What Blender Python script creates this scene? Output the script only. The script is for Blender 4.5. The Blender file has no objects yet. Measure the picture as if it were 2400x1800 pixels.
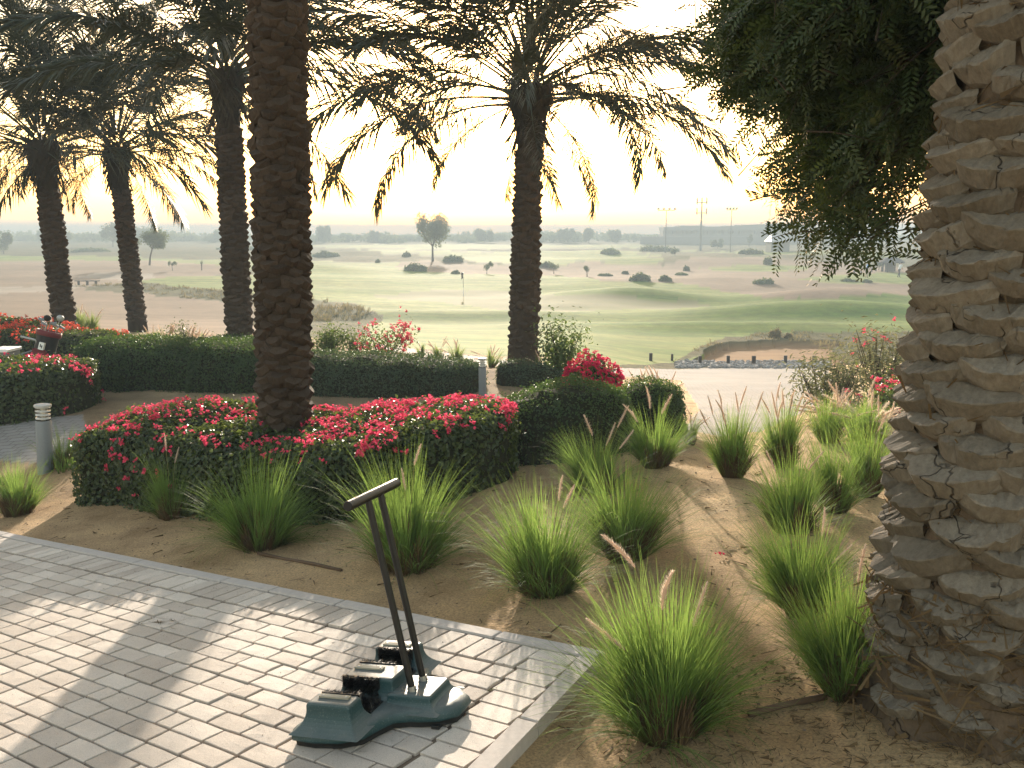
import bpy, math, random
import numpy as np
from mathutils import Vector, Matrix

# ------------------------------------------------------------------ camera, sky, sun, exposure
SC = bpy.context.scene
COL = SC.collection
CAM_H = 1.7
FPX = 2200.0                      # focal length for a 2400 px wide picture
PITCH = math.atan(355 / FPX)
cam_data = bpy.data.cameras.new('camera')
cam_data.sensor_width = 36.0
cam_data.lens = 36.0 * FPX / 2400.0
cam_data.clip_start = 0.05
cam_data.clip_end = 6000
cam = bpy.data.objects.new('camera', cam_data)
cam.location = (0, 0, CAM_H)
cam.rotation_euler = (math.pi / 2 - PITCH, 0, 0)
COL.objects.link(cam)
SC.camera = cam

SUN_EL, SUN_AZ = math.radians(11.4), math.radians(-3.1)     # azimuth from +Y, positive to +X
world = bpy.data.worlds.new('World')
SC.world = world
world.use_nodes = True
wn = world.node_tree
wn.nodes.clear()
sky = wn.nodes.new('ShaderNodeTexSky')
sky.sky_type = 'NISHITA'
sky.sun_disc = False
sky.sun_elevation = SUN_EL
sky.sun_rotation = SUN_AZ
sky.altitude = 0
sky.air_density = 1.5
sky.dust_density = 1.0
sky.ozone_density = 1.0
bg = wn.nodes.new('ShaderNodeBackground')
bg.inputs['Strength'].default_value = 0.15
wo = wn.nodes.new('ShaderNodeOutputWorld')
wb = wn.nodes.new('ShaderNodeMix')          # white balance of the whole sky
wb.data_type = 'RGBA'
wb.blend_type = 'MULTIPLY'
wb.inputs[0].default_value = 1.0
wb.inputs[7].default_value = (1.09, 0.93, 0.85, 1)
wn.links.new(sky.outputs[0], wb.inputs[6])
wn.links.new(wb.outputs[2], bg.inputs[0])
wn.links.new(bg.outputs[0], wo.inputs[0])

sun_data = bpy.data.lights.new('sun', 'SUN')
sun_data.energy = 3.6
sun_data.angle = math.radians(0.6)
sun_data.color = (1.0, 0.88, 0.72)
sun = bpy.data.objects.new('sun', sun_data)
sun_dir = Vector((math.sin(SUN_AZ) * math.cos(SUN_EL), math.cos(SUN_AZ) * math.cos(SUN_EL), math.sin(SUN_EL)))
sun.rotation_euler = sun_dir.to_track_quat('Z', 'Y').to_euler()
sun.location = (0, 0, 30)
COL.objects.link(sun)

SC.view_settings.view_transform = 'Standard'
SC.view_settings.look = 'None'
SC.view_settings.exposure = 1.93
SC.view_settings.gamma = 1.0
SC.view_settings.use_curve_mapping = False
SC.render.engine = 'CYCLES'
SC.cycles.max_bounces = 7
SC.cycles.diffuse_bounces = 3
SC.cycles.glossy_bounces = 2
SC.cycles.transmission_bounces = 4
SC.cycles.volume_bounces = 0
SC.cycles.sample_clamp_indirect = 6.0
SC.cycles.caustics_reflective = False
SC.cycles.caustics_refractive = False
SC.cycles.use_denoising = True
try:
    SC.cycles.denoiser = 'OPENIMAGEDENOISE'
    SC.cycles.denoising_input_passes = 'RGB_ALBEDO_NORMAL'
except Exception:
    pass

rng = np.random.default_rng(7)
random.seed(7)
R = math.radians


# ------------------------------------------------------------------ helpers
def tag(o, label=None, cat=None, group=None, kind=None):
    if label: o['label'] = label
    if cat: o['category'] = cat
    if group: o['group'] = group
    if kind: o['kind'] = kind
    return o


def empty(name, loc, label=None, cat=None, group=None, rot=None):
    o = bpy.data.objects.new(name, None)
    o.empty_display_size = 0.1
    o.location = loc
    if rot is not None: o.rotation_euler = rot
    COL.objects.link(o)
    return tag(o, label, cat, group)


def link(name, mesh, parent=None, loc=None, rot=None, scale=None, kind=None):
    o = bpy.data.objects.new(name, mesh)
    if loc is not None: o.location = loc
    if rot is not None: o.rotation_euler = rot
    if scale is not None: o.scale = (scale,) * 3 if not hasattr(scale, '__len__') else scale
    COL.objects.link(o)
    if parent is not None: o.parent = parent
    if kind: o['kind'] = kind
    return o


def mesh_np(name, V, quads=None, tris=None, mat=None, smooth=False, attrs=None, fattr=None):
    """mesh from numpy arrays; attrs: {name: per-vertex floats or rgb}"""
    V = np.asarray(V, dtype=np.float32).reshape(-1, 3)
    loops, starts, n = [], [], 0
    for F, k in ((quads, 4), (tris, 3)):
        if F is not None and len(F):
            F = np.asarray(F, dtype=np.int32).reshape(-1, k)
            loops.append(F.ravel())
            starts.append(n + np.arange(len(F), dtype=np.int32) * k)
            n += F.size
    me = bpy.data.meshes.new(name)
    me.vertices.add(len(V))
    me.vertices.foreach_set('co', V.ravel())
    L = np.concatenate(loops)
    S = np.concatenate(starts)
    me.loops.add(len(L))
    me.loops.foreach_set('vertex_index', L)
    me.polygons.add(len(S))
    me.polygons.foreach_set('loop_start', S)
    me.update(calc_edges=True)
    me.polygons.foreach_set('use_smooth', np.full(len(S), bool(smooth)))
    for k, a in (attrs or {}).items():
        a = np.asarray(a, dtype=np.float32)
        if a.ndim == 1:
            at = me.attributes.new(k, 'FLOAT', 'POINT')
            at.data.foreach_set('value', a)
        else:
            at = me.attributes.new(k, 'FLOAT_COLOR', 'POINT')
            c4 = np.ones((len(a), 4), np.float32)
            c4[:, :3] = a
            at.data.foreach_set('color', c4.ravel())
    mats = mat if isinstance(mat, (list, tuple)) else [mat]
    for m in mats:
        if m: me.materials.append(m)
    if fattr is not None:
        me.polygons.foreach_set('material_index', np.asarray(fattr, dtype=np.int32))
    me.validate()
    return me


class MB:
    """collects simple solids into one mesh"""
    def __init__(self):
        self.V, self.Q, self.T, self.n = [], [], [], 0

    def add(self, V, Q=None, T=None):
        V = np.asarray(V, float).reshape(-1, 3)
        if Q is not None and len(Q): self.Q.append(np.asarray(Q, int).reshape(-1, 4) + self.n)
        if T is not None and len(T): self.T.append(np.asarray(T, int).reshape(-1, 3) + self.n)
        self.V.append(V)
        self.n += len(V)
        return self

    def box(self, c, s, M=None, ch=0.0):
        c, h = np.array(c, float), np.array(s, float) / 2
        P = np.array([[x, y, z] for z in (-1, 1) for y in (-1, 1) for x in (-1, 1)], float) * h
        if ch > 0:       # chamfered top
            lo = P[:4]
            mid = np.array([[x * h[0], y * h[1], h[2] - ch] for y in (-1, 1) for x in (-1, 1)])
            top = np.array([[x * (h[0] - ch), y * (h[1] - ch), h[2]] for y in (-1, 1) for x in (-1, 1)])
            P = np.vstack([lo, mid, top])
            r = [(0, 1, 3, 2)]
            Q = []
            for b in (0, 4):
                for a, d in ((0, 1), (1, 3), (3, 2), (2, 0)):
                    Q.append((b + a, b + d, b + 4 + d, b + 4 + a))
            Q += [(8, 9, 11, 10), (0, 2, 3, 1)]
        else:
            Q = [(0, 2, 3, 1), (4, 5, 7, 6), (0, 1, 5, 4), (1, 3, 7, 5), (3, 2, 6, 7), (2, 0, 4, 6)]
        if M is not None: P = P @ np.array(M).T
        return self.add(P + c, Q)

    def tube(self, pts, rad, k=8, caps=True):
        pts = np.asarray(pts, float)
        n = len(pts)
        rad = np.ones(n) * rad if not hasattr(rad, '__len__') else np.asarray(rad, float)
        T = np.gradient(pts, axis=0)
        T /= np.linalg.norm(T, axis=1)[:, None] + 1e-9
        ref = np.array([0, 0, 1.0]) if abs(T[0][2]) < .9 else np.array([1.0, 0, 0])
        a = np.linspace(0, 2 * np.pi, k, endpoint=False)
        V = []
        for i in range(n):
            B = np.cross(T[i], ref); B /= np.linalg.norm(B) + 1e-9
            N = np.cross(B, T[i])
            V.append(pts[i] + rad[i] * (np.cos(a)[:, None] * B + np.sin(a)[:, None] * N))
        V = np.vstack(V)
        Q = [(i * k + j, i * k + (j + 1) % k, (i + 1) * k + (j + 1) % k, (i + 1) * k + j) for i in range(n - 1) for j in range(k)]
        Tt = []
        if caps:
            V = np.vstack([V, pts[0], pts[-1]])
            c0, c1 = n * k, n * k + 1
            Tt = [(c0, (j + 1) % k, j) for j in range(k)] + [(c1, (n - 1) * k + j, (n - 1) * k + (j + 1) % k) for j in range(k)]
        return self.add(V, Q, Tt)

    def lathe(self, prof, c=(0, 0, 0), k=16):
        a = np.linspace(0, 2 * np.pi, k, endpoint=False)
        V = np.vstack([np.c_[r * np.cos(a), r * np.sin(a), np.full(k, z)] for r, z in prof]) + np.array(c, float)
        n = len(prof)
        Q = [(i * k + j, i * k + (j + 1) % k, (i + 1) * k + (j + 1) % k, (i + 1) * k + j) for i in range(n - 1) for j in range(k)]
        return self.add(V, Q)

    def mesh(self, name, mat, smooth=False):
        return mesh_np(name, np.vstack(self.V), np.vstack(self.Q) if self.Q else None, np.vstack(self.T) if self.T else None, mat, smooth)

    def part(self, name, mat, parent=None, loc=None, rot=None, smooth=False):
        return link(name, self.mesh(name, mat, smooth), parent, loc, rot)


# value noise
_perm = rng.random((256, 256)).astype(np.float32)


def vnoise(x, y):
    x = np.asarray(x, float); y = np.asarray(y, float)
    xi, yi = np.floor(x).astype(int), np.floor(y).astype(int)
    fx, fy = x - xi, y - yi
    fx, fy = fx * fx * (3 - 2 * fx), fy * fy * (3 - 2 * fy)
    g = lambda i, j: _perm[i & 255, j & 255]
    return (g(xi, yi) * (1 - fx) + g(xi + 1, yi) * fx) * (1 - fy) + (g(xi, yi + 1) * (1 - fx) + g(xi + 1, yi + 1) * fx) * fy


def fbm(x, y, o=4):
    s, a, t = 0, 1.0, 0
    for k in range(o):
        s = s + a * (vnoise(x * 2 ** k + 17.3 * k, y * 2 ** k + 5.1 * k) - .5)
        t += a
        a *= .5
    return s / t * 2


def sstep(a, b, x):
    t = np.clip((x - a) / (b - a), 0, 1)
    return t * t * (3 - 2 * t)


# ------------------------------------------------------------------ materials
class NT:
    def __init__(self, name):
        self.m = bpy.data.materials.new(name)
        self.m.use_nodes = True
        self.t = self.m.node_tree
        self.t.nodes.clear()
        self.out = self.n('ShaderNodeOutputMaterial')

    def n(self, typ, **kw):
        nd = self.t.nodes.new(typ)
        for k, v in kw.items(): setattr(nd, k, v)
        return nd

    def l(self, a, b):
        self.t.links.new(a, b)

    def val(self, inp, v):
        if isinstance(v, bpy.types.NodeSocket): self.l(v, inp)
        elif hasattr(v, '__len__') and len(v) == 3 and inp.type == 'RGBA': inp.default_value = (*v, 1)
        else: inp.default_value = v

    def mix(self, f, a, b, typ='MIX'):
        nd = self.n('ShaderNodeMix', data_type='RGBA', blend_type=typ)
        self.val(nd.inputs[0], f); self.val(nd.inputs[6], a); self.val(nd.inputs[7], b)
        return nd.outputs[2]

    def math(self, op, a, b=0.0, c=None):
        nd = self.n('ShaderNodeMath', operation=op)
        self.val(nd.inputs[0], a); self.val(nd.inputs[1], b)
        if c is not None: self.val(nd.inputs[2], c)
        return nd.outputs[0]

    def noise(self, scale, detail=4, rough=.55, vec=None, dist=0.0):
        nd = self.n('ShaderNodeTexNoise')
        nd.inputs['Scale'].default_value = scale
        nd.inputs['Detail'].default_value = detail
        nd.inputs['Roughness'].default_value = rough
        nd.inputs['Distortion'].default_value = dist
        if vec is not None: self.l(vec, nd.inputs['Vector'])
        return nd.outputs['Fac']

    def ramp(self, f, stops):
        nd = self.n('ShaderNodeValToRGB')
        e = nd.color_ramp.elements
        while len(e) < len(stops): e.new(.5)
        for el, (p, c) in zip(e, stops):
            el.position = p
            el.color = (*c, 1) if len(c) == 3 else c
        self.l(f, nd.inputs[0])
        return nd.outputs[0]

    def pos(self):
        return self.n('ShaderNodeNewGeometry').outputs['Position']

    def obj(self):
        return self.n('ShaderNodeTexCoord').outputs['Object']

    def mapv(self, v, sc=(1, 1, 1), rot=(0, 0, 0)):
        nd = self.n('ShaderNodeMapping')
        nd.inputs['Scale'].default_value = sc
        nd.inputs['Rotation'].default_value = rot
        self.l(v, nd.inputs['Vector'])
        return nd.outputs[0]

    def island(self):
        return self.n('ShaderNodeNewGeometry').outputs['Random Per Island']

    def orand(self):
        return self.n('ShaderNodeObjectInfo').outputs['Random']

    def attr(self, name, fac=False):
        nd = self.n('ShaderNodeAttribute', attribute_name=name)
        return nd.outputs['Fac' if fac else 'Color']

    def bump(self, h, strength=.5, dist=.01):
        nd = self.n('ShaderNodeBump')
        nd.inputs['Strength'].default_value = strength
        nd.inputs['Distance'].default_value = dist
        self.l(h, nd.inputs['Height'])
        return nd.outputs[0]

    def pbr(self, col, rough=.7, metal=0.0, spec=.5, bump=None):
        p = self.n('ShaderNodeBsdfPrincipled')
        self.val(p.inputs['Base Color'], col)
        self.val(p.inputs['Roughness'], rough)
        self.val(p.inputs['Metallic'], metal)
        self.val(p.inputs['Specular IOR Level'], spec)
        if bump is not None: self.l(bump, p.inputs['Normal'])
        return p.outputs[0]

    def done(self, sh):
        self.l(sh, self.out.inputs['Surface'])
        return self.m


def mat_plain(name, col, rough=.6, metal=0.0, spec=.5, var=.25, scale=30, bump=.15):
    t = NT(name)
    nz = t.noise(scale, 5, .6, t.obj())
    c = t.mix(nz, [x * (1 - var) for x in col], [min(1, x * (1 + var)) for x in col])
    return t.done(t.pbr(c, rough, metal, spec, t.bump(nz, bump, .003)))


def mat_leaf(name, ca, cb, ctr, trans=.4, rough=.45, spec=.35, attr=None, cbase=None):
    t = NT(name)
    r = t.island()
    c = t.mix(r, ca, cb)
    tr = t.mix(r, [x * .75 for x in ctr], ctr)
    if attr:
        a = t.attr(attr, True)
        c = t.mix(t.ramp(a, [(0.0, (0, 0, 0)), (.35, (1, 1, 1))]), cbase, c)
        tr = t.mix(t.ramp(a, [(0.0, (0, 0, 0)), (.35, (1, 1, 1))]), [x * .6 for x in cbase], tr)
    p = t.pbr(c, rough, 0, spec)
    tl = t.n('ShaderNodeBsdfTranslucent')
    t.val(tl.inputs[0], tr)
    mx = t.n('ShaderNodeMixShader')
    mx.inputs[0].default_value = trans
    t.l(p, mx.inputs[1]); t.l(tl.outputs[0], mx.inputs[2])
    return t.done(mx.outputs[0])


def mat_ground(name, nsc=1.0, amp=.35, bscale=40, bstr=.4, bdist=.02, rough=.9, spec=.3, streak=None, fine=None):
    """base colour comes from the mesh's own colour layer (which ground it is), varied by noise"""
    t = NT(name)
    c = t.attr('soil')
    p = t.pos()
    n1 = t.noise(nsc, 6, .6, p)
    c = t.mix(1.0, c, t.ramp(n1, [(.25, (1 - amp,) * 3), (.75, (1 + amp * .7,) * 3)]), 'MULTIPLY')
    if streak:
        n2 = t.noise(1.0, 4, .55, t.mapv(p, streak[0]), .6)
        c = t.mix(t.ramp(n2, [(.42, (0, 0, 0)), (.66, (1, 1, 1))]), c, t.mix(1.0, c, streak[1], 'MULTIPLY'))
    if fine:
        n3 = t.noise(fine[0], 3, .7, p)
        c = t.mix(1.0, c, t.ramp(n3, [(.3, (1 - fine[1],) * 3), (.7, (1 + fine[1] * .8,) * 3)]), 'MULTIPLY')
    h = t.noise(bscale, 6, .7, p)
    return t.done(t.pbr(c, rough, 0, spec, t.bump(h, bstr, bdist)))


M = {}
M['fairway'] = mat_ground('fairway_turf', .05, .22, 9, .5, .05, .9, .05, ((.06, .5, 1), (.5, .74, .4)), (1.1, .26))
M['green'] = mat_ground('green_turf', .05, .12, 20, .2, .01, .9, .05, ((.08, .4, 1), (.9, .97, .8)))
M['rough'] = mat_ground('rough_grass', .22, .4, 3, .9, .2, .95, .05, ((.1, .3, 1), (.7, .85, .6)), (1.5, .25))
M['waste'] = mat_ground('waste_sand', .08, .22, 2.0, .5, .05, .95, .05, ((.04, .25, 1), (.84, .82, .8)), (1.2, .12))
M['bunker'] = mat_ground('bunker_sand', .6, .2, 5, .6, .05, .95, .05, ((.4, 2.2, 1), (.78, .72, .66)))


def mat_bed():
    t = NT('bed_soil')
    p = t.pos()
    c = t.attr('soil')
    n1 = t.noise(1.7, 6, .62, p)
    c = t.mix(1.0, c, t.ramp(n1, [(.28, (.62, .58, .52)), (.5, (1, 1, 1)), (.75, (1.35, 1.33, 1.25))]), 'MULTIPLY')
    n2 = t.noise(90, 4, .75, p)
    c = t.mix(1.0, c, t.ramp(n2, [(.32, (.55, .52, .5)), (.5, (1, 1, 1)), (.72, (1.45, 1.42, 1.35))]), 'MULTIPLY')
    vo = t.n('ShaderNodeTexVoronoi', feature='F1')
    vo.inputs['Scale'].default_value = 38
    t.l(p, vo.inputs['Vector'])
    peb = t.ramp(vo.outputs['Distance'], [(.0, (1, 1, 1)), (.16, (0, 0, 0))])
    thr = t.math('GREATER_THAN', t.n('ShaderNodeSeparateColor').outputs[0], .8)
    sep = thr.node.inputs[0].links[0].from_node
    t.l(vo.outputs['Color'], sep.inputs[0])
    pf = t.math('MULTIPLY', peb, thr)
    c = t.mix(t.math('MULTIPLY', pf, .55), c, (.45, .36, .26))
    wv = t.n('ShaderNodeTexWave', wave_type='BANDS', bands_direction='Y')
    wv.inputs['Scale'].default_value = 9.0
    wv.inputs['Distortion'].default_value = 9.0
    wv.inputs['Detail'].default_value = 3.0
    wv.inputs['Detail Scale'].default_value = .55
    t.l(p, wv.inputs['Vector'])
    msk = t.ramp(t.noise(.9, 2, .5, p), [(.46, (0, 0, 0)), (.6, (1, 1, 1))])
    h = t.math('ADD', t.math('MULTIPLY', wv.outputs['Fac'], t.math('MULTIPLY', msk, .28)), t.math('MULTIPLY', t.noise(30, 9, .8, p), 2.0))
    h = t.math('ADD', h, t.math('MULTIPLY', t.noise(220, 3, .7, p), .4))
    h = t.math('ADD', h, t.math('MULTIPLY', pf, .6))
    return t.done(t.pbr(c, .95, 0, .15, t.bump(h, .9, .02)))


M['bed'] = mat_bed()


def mat_path():
    t = NT('path_paving')
    p = t.pos()
    br = t.n('ShaderNodeTexBrick')
    br.inputs['Scale'].default_value = 1.0
    br.inputs['Brick Width'].default_value = .2
    br.inputs['Row Height'].default_value = .1
    br.inputs['Mortar Size'].default_value = .008
    br.inputs['Color1'].default_value = (1, 1, 1, 1)
    br.inputs['Color2'].default_value = (.9, .88, .86, 1)
    br.inputs['Mortar'].default_value = (.62, .58, .54, 1)
    t.l(t.mapv(p, (1, 1, 1), (0, 0, R(8))), br.inputs['Vector'])
    c = t.mix(1.0, t.attr('soil'), br.outputs['Color'], 'MULTIPLY')
    n = t.noise(.8, 5, .6, p)
    c = t.mix(1.0, c, t.ramp(n, [(.3, (.86, .85, .83)), (.7, (1.08, 1.07, 1.05))]), 'MULTIPLY')
    return t.done(t.pbr(c, .9, 0, .12, t.bump(t.noise(60, 4, .6, p), .3, .005)))


M['path'] = mat_path()


def mat_paver():
    t = NT('paver_concrete')
    o, p = t.orand(), t.pos()
    c = t.mix(o, (.44, .365, .305), (.62, .535, .46))
    c = t.mix(1.0, c, t.ramp(t.noise(3.0, 5, .65, p), [(.3, (.84, .83, .82)), (.7, (1.08, 1.08, 1.07))]), 'MULTIPLY')
    gr = t.noise(420, 2, .8, p)
    c = t.mix(1.0, c, t.ramp(gr, [(.3, (.6, .57, .54)), (.5, (1, 1, 1)), (.7, (1.2, 1.19, 1.17))]), 'MULTIPLY')
    sp = t.noise(95, 3, .7, p)
    c = t.mix(t.ramp(sp, [(.64, (0, 0, 0)), (.71, (1, 1, 1))]), c, t.mix(1.0, c, (.55, .48, .42), 'MULTIPLY'))
    st = t.noise(9, 5, .7, p)
    c = t.mix(t.ramp(st, [(.62, (0, 0, 0)), (.74, (.55, .55, .55))]), c, (.36, .28, .2))
    h = t.math('ADD', gr, t.math('MULTIPLY', sp, 1.5))
    return t.done(t.pbr(c, .78, 0, .35, t.bump(h, .45, .0025)))


M['paver'] = mat_paver()
M['joint'] = mat_plain('joint_sand', (.16, .118, .085), .95, 0, .1, .35, 60, .6)
M['kerb'] = mat_plain('kerb_concrete', (.43, .375, .335), .85, 0, .3, .22, 40, .35)

M['trunk'] = None


def mat_bark(name, ca, cb, cdark, sc=1.0, spec=.2):
    t = NT(name)
    r = t.orand()
    o = t.obj()
    vec = t.n('ShaderNodeVectorMath', operation='ADD')
    t.l(o, vec.inputs[0])
    cmb = t.n('ShaderNodeCombineXYZ')
    t.l(t.math('MULTIPLY', r, 37.0), cmb.inputs[0]); t.l(t.math('MULTIPLY', r, 91.0), cmb.inputs[1])
    t.l(cmb.outputs[0], vec.inputs[1])
    v = vec.outputs[0]
    n1 = t.noise(7 * sc, 6, .65, v)
    c = t.mix(n1, ca, cb)
    c = t.mix(1.0, c, t.ramp(r, [(0, (.72, .70, .66)), (1, (1.12, 1.12, 1.1))]), 'MULTIPLY')
    vo = t.n('ShaderNodeTexVoronoi', feature='DISTANCE_TO_EDGE')
    vo.inputs['Scale'].default_value = 8 * sc
    wob = t.n('ShaderNodeVectorMath', operation='ADD')
    t.l(t.mapv(v, (1, 1, .22)), wob.inputs[0])
    nn = t.n('ShaderNodeTexNoise'); nn.inputs['Scale'].default_value = 14 * sc
    t.l(v, nn.inputs['Vector'])
    sc3 = t.n('ShaderNodeVectorMath', operation='SCALE'); sc3.inputs['Scale'].default_value = .06 / sc
    t.l(nn.outputs['Color'], sc3.inputs[0]); t.l(sc3.outputs[0], wob.inputs[1])
    t.l(wob.outputs[0], vo.inputs['Vector'])
    crack = t.ramp(vo.outputs['Distance'], [(0, (0, 0, 0)), (.018, (1, 1, 1))])
    gate = t.ramp(t.noise(4 * sc, 2, .5, v), [(.52, (1, 1, 1)), (.6, (0, 0, 0))])
    crack = t.mix(1.0, crack, gate, 'LIGHTEN') if False else t.math('MAXIMUM', crack, gate)
    c = t.mix(crack, cdark, c)
    gr = t.noise(60 * sc, 5, .75, t.mapv(v, (1, 1, .4)))
    c = t.mix(1.0, c, t.ramp(gr, [(.3, (.7, .68, .66)), (.7, (1.2, 1.2, 1.18))]), 'MULTIPLY')
    h = t.math('ADD', t.math('MULTIPLY', crack, .8), t.math('ADD', t.math('MULTIPLY', gr, .5), t.math('MULTIPLY', n1, .8)))
    return t.done(t.pbr(c, .9, 0, spec, t.bump(h, .8, .012 / sc)))


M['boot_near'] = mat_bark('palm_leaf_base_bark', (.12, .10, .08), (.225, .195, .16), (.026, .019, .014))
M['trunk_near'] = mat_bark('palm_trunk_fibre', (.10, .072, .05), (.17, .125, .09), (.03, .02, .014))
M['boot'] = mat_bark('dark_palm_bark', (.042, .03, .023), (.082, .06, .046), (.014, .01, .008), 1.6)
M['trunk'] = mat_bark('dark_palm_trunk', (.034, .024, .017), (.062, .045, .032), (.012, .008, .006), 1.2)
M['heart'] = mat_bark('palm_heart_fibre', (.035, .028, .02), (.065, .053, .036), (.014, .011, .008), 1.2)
M['frond'] = mat_leaf('palm_leaflet', (.03, .036, .02), (.055, .062, .036), (.07, .08, .035), .10, .5, .35)
M['leaf_tree'] = mat_leaf('pinnate_leaf', (.028, .046, .016), (.045, .065, .022), (.16, .2, .03), .13, .45, .3)
M['leaf_boug'] = mat_leaf('bougainvillea_leaf', (.026, .044, .017), (.058, .078, .028), (.16, .21, .04), .32, .42, .4)
M['leaf_box'] = mat_leaf('clipped_hedge_leaf', (.022, .043, .016), (.046, .076, .026), (.13, .22, .04), .3, .5, .3)
M['leaf_grey'] = mat_leaf('dusty_hedge_leaf', (.03, .05, .028), (.056, .082, .045), (.12, .18, .06), .28, .55, .3)
M['leaf_shrub'] = mat_leaf('shrub_leaf', (.03, .055, .02), (.06, .09, .03), (.17, .25, .05), .35, .5, .4)
M['oleander'] = mat_leaf('oleander_leaf', (.085, .095, .055), (.13, .14, .085), (.25, .26, .12), .35, .55, .35)
M['far_leaf'] = mat_leaf('distant_foliage', (.07, .095, .05), (.125, .15, .08), (.2, .24, .1), .3, .7, .1)
M['twig'] = mat_plain('twig_bark', (.06, .045, .033), .9, 0, .2, .3, 30, .3)
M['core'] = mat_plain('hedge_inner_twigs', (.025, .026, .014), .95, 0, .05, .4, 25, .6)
M['blade'] = mat_leaf('grass_blade', (.085, .145, .034), (.145, .215, .058), (.29, .43, .09), .45, .6, .12, 'along', (.09, .072, .03))
M['blade_far'] = mat_leaf('garden_grass_blade', (.07, .12, .03), (.13, .18, .05), (.32, .42, .1), .45, .5, .3, 'along', (.17, .14, .07))
M['straw'] = mat_leaf('dead_grass', (.085, .055, .028), (.15, .10, .05), (.14, .085, .035), .15, .85, .15)
M['drygrass'] = mat_leaf('dry_rough_grass', (.15, .115, .06), (.22, .19, .1), (.3, .25, .12), .35, .8, .1)
M['plume'] = mat_leaf('plume_bristles', (.56, .45, .36), (.7, .58, .49), (.9, .74, .62), .6, .8, .1)
M['stalk'] = mat_plain('plume_stalk', (.22, .2, .07), .7, 0, .2, .2, 20, .1)
M['bract'] = mat_leaf('pink_bract', (.57, .035, .09), (.76, .09, .17), (.94, .13, .24), .4, .6, .2)
M['bract_deep'] = mat_leaf('magenta_bract', (.38, .012, .06), (.55, .03, .1), (.75, .03, .13), .45, .6, .2)
M['bract_orange'] = mat_leaf('orange_red_bract', (.5, .05, .045), (.62, .10, .07), (.85, .16, .1), .4, .6, .2)


def mat_plastic():
    t = NT('dusty_blue_green_plastic')
    p = t.obj()
    n1 = t.noise(6, 5, .6, p)
    c = t.mix(n1, (.006, .032, .037), (.016, .055, .062))
    geo = t.n('ShaderNodeNewGeometry')
    sx = t.n('ShaderNodeSeparateXYZ')
    t.l(geo.outputs['Normal'], sx.inputs[0])
    dust = t.math('MULTIPLY', t.ramp(sx.outputs[2], [(.35, (0, 0, 0)), (.95, (1, 1, 1))]), t.ramp(t.noise(14, 5, .7, p), [(.2, (.35,) * 3), (.7, (.9,) * 3)]))
    c = t.mix(t.math('MULTIPLY', dust, .55), c, (.2, .19, .165))
    c = t.mix(t.ramp(t.noise(160, 2, .8, p), [(.55, (0, 0, 0)), (.75, (.35,) * 3)]), c, (.2, .22, .21))
    return t.done(t.pbr(c, .5, 0, .45, t.bump(t.noise(220, 3, .6, p), .25, .002)))


M['plastic'] = mat_plastic()
M['black_metal'] = mat_plain('worn_black_paint', (.006, .0055, .0055), .45, .0, .4, .7, 45, .25)
M['black_rubber'] = mat_plain('black_rubber', (.014, .014, .014), .7, 0, .3, .4, 40, .3)
M['bristle'] = mat_plain('black_nylon_bristle', (.008, .008, .009), .4, 0, .5, .5, 60, .1)
M['steel'] = mat_plain('bare_steel', (.45, .44, .42), .35, .9, .5, .15, 40, .1)
M['tan_strip'] = mat_plain('dusty_backing_strip', (.3, .27, .21), .8, 0, .3, .2, 40, .2)
M['grey_alu'] = mat_plain('grey_powder_coat', (.17, .185, .2), .55, .1, .4, .15, 60, .1)
M['cap_grey'] = mat_plain('pale_grey_cap', (.38, .38, .37), .5, .1, .4, .12, 40, .1)
M['white'] = mat_plain('white_paint', (.78, .77, .74), .5, 0, .4, .05, 20, .05)
M['wood_dark'] = mat_plain('dark_timber', (.045, .038, .034), .85, 0, .2, .4, 18, .4)
M['hose'] = mat_plain('brown_hose', (.10, .06, .035), .7, 0, .3, .3, 30, .2)
M['stone'] = mat_plain('pale_cobble', (.25, .235, .22), .85, 0, .3, .35, 6, .3)
M['concrete'] = mat_plain('far_concrete', (.2, .2, .2), .9, 0, .2, .15, 1, .1)
M['bag_black'] = mat_plain('black_nylon', (.012, .012, .014), .6, 0, .35, .4, 40, .2)
M['bag_red'] = mat_plain('dark_red_nylon', (.12, .012, .016), .6, 0, .35, .3, 40, .2)
M['skin'] = mat_plain('skin', (.36, .22, .15), .6, 0, .3, .08, 20, .05)
M['shirt_blue'] = mat_plain('blue_shirt', (.16, .33, .68), .85, 0, .2, .12, 20, .1)
M['shorts_dark'] = mat_plain('dark_shorts', (.025, .026, .035), .85, 0, .2, .2, 20, .1)
M['shirt_white'] = mat_plain('white_shirt', (.62, .63, .66), .85, 0, .2, .1, 20, .1)
M['thatch'] = mat_plain('grey_thatch', (.1, .095, .1), .95, 0, .1, .3, 8, .5)


def mat_glass():
    t = NT('clear_lamp_glass')
    g = t.n('ShaderNodeBsdfGlass')
    g.inputs['Roughness'].default_value = .12
    g.inputs['IOR'].default_value = 1.3
    tr = t.n('ShaderNodeBsdfTransparent')
    mx = t.n('ShaderNodeMixShader')
    mx.inputs[0].default_value = .35
    t.l(tr.outputs[0], mx.inputs[1]); t.l(g.outputs[0], mx.inputs[2])
    return t.done(mx.outputs[0])


M['glass'] = mat_glass()

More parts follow.
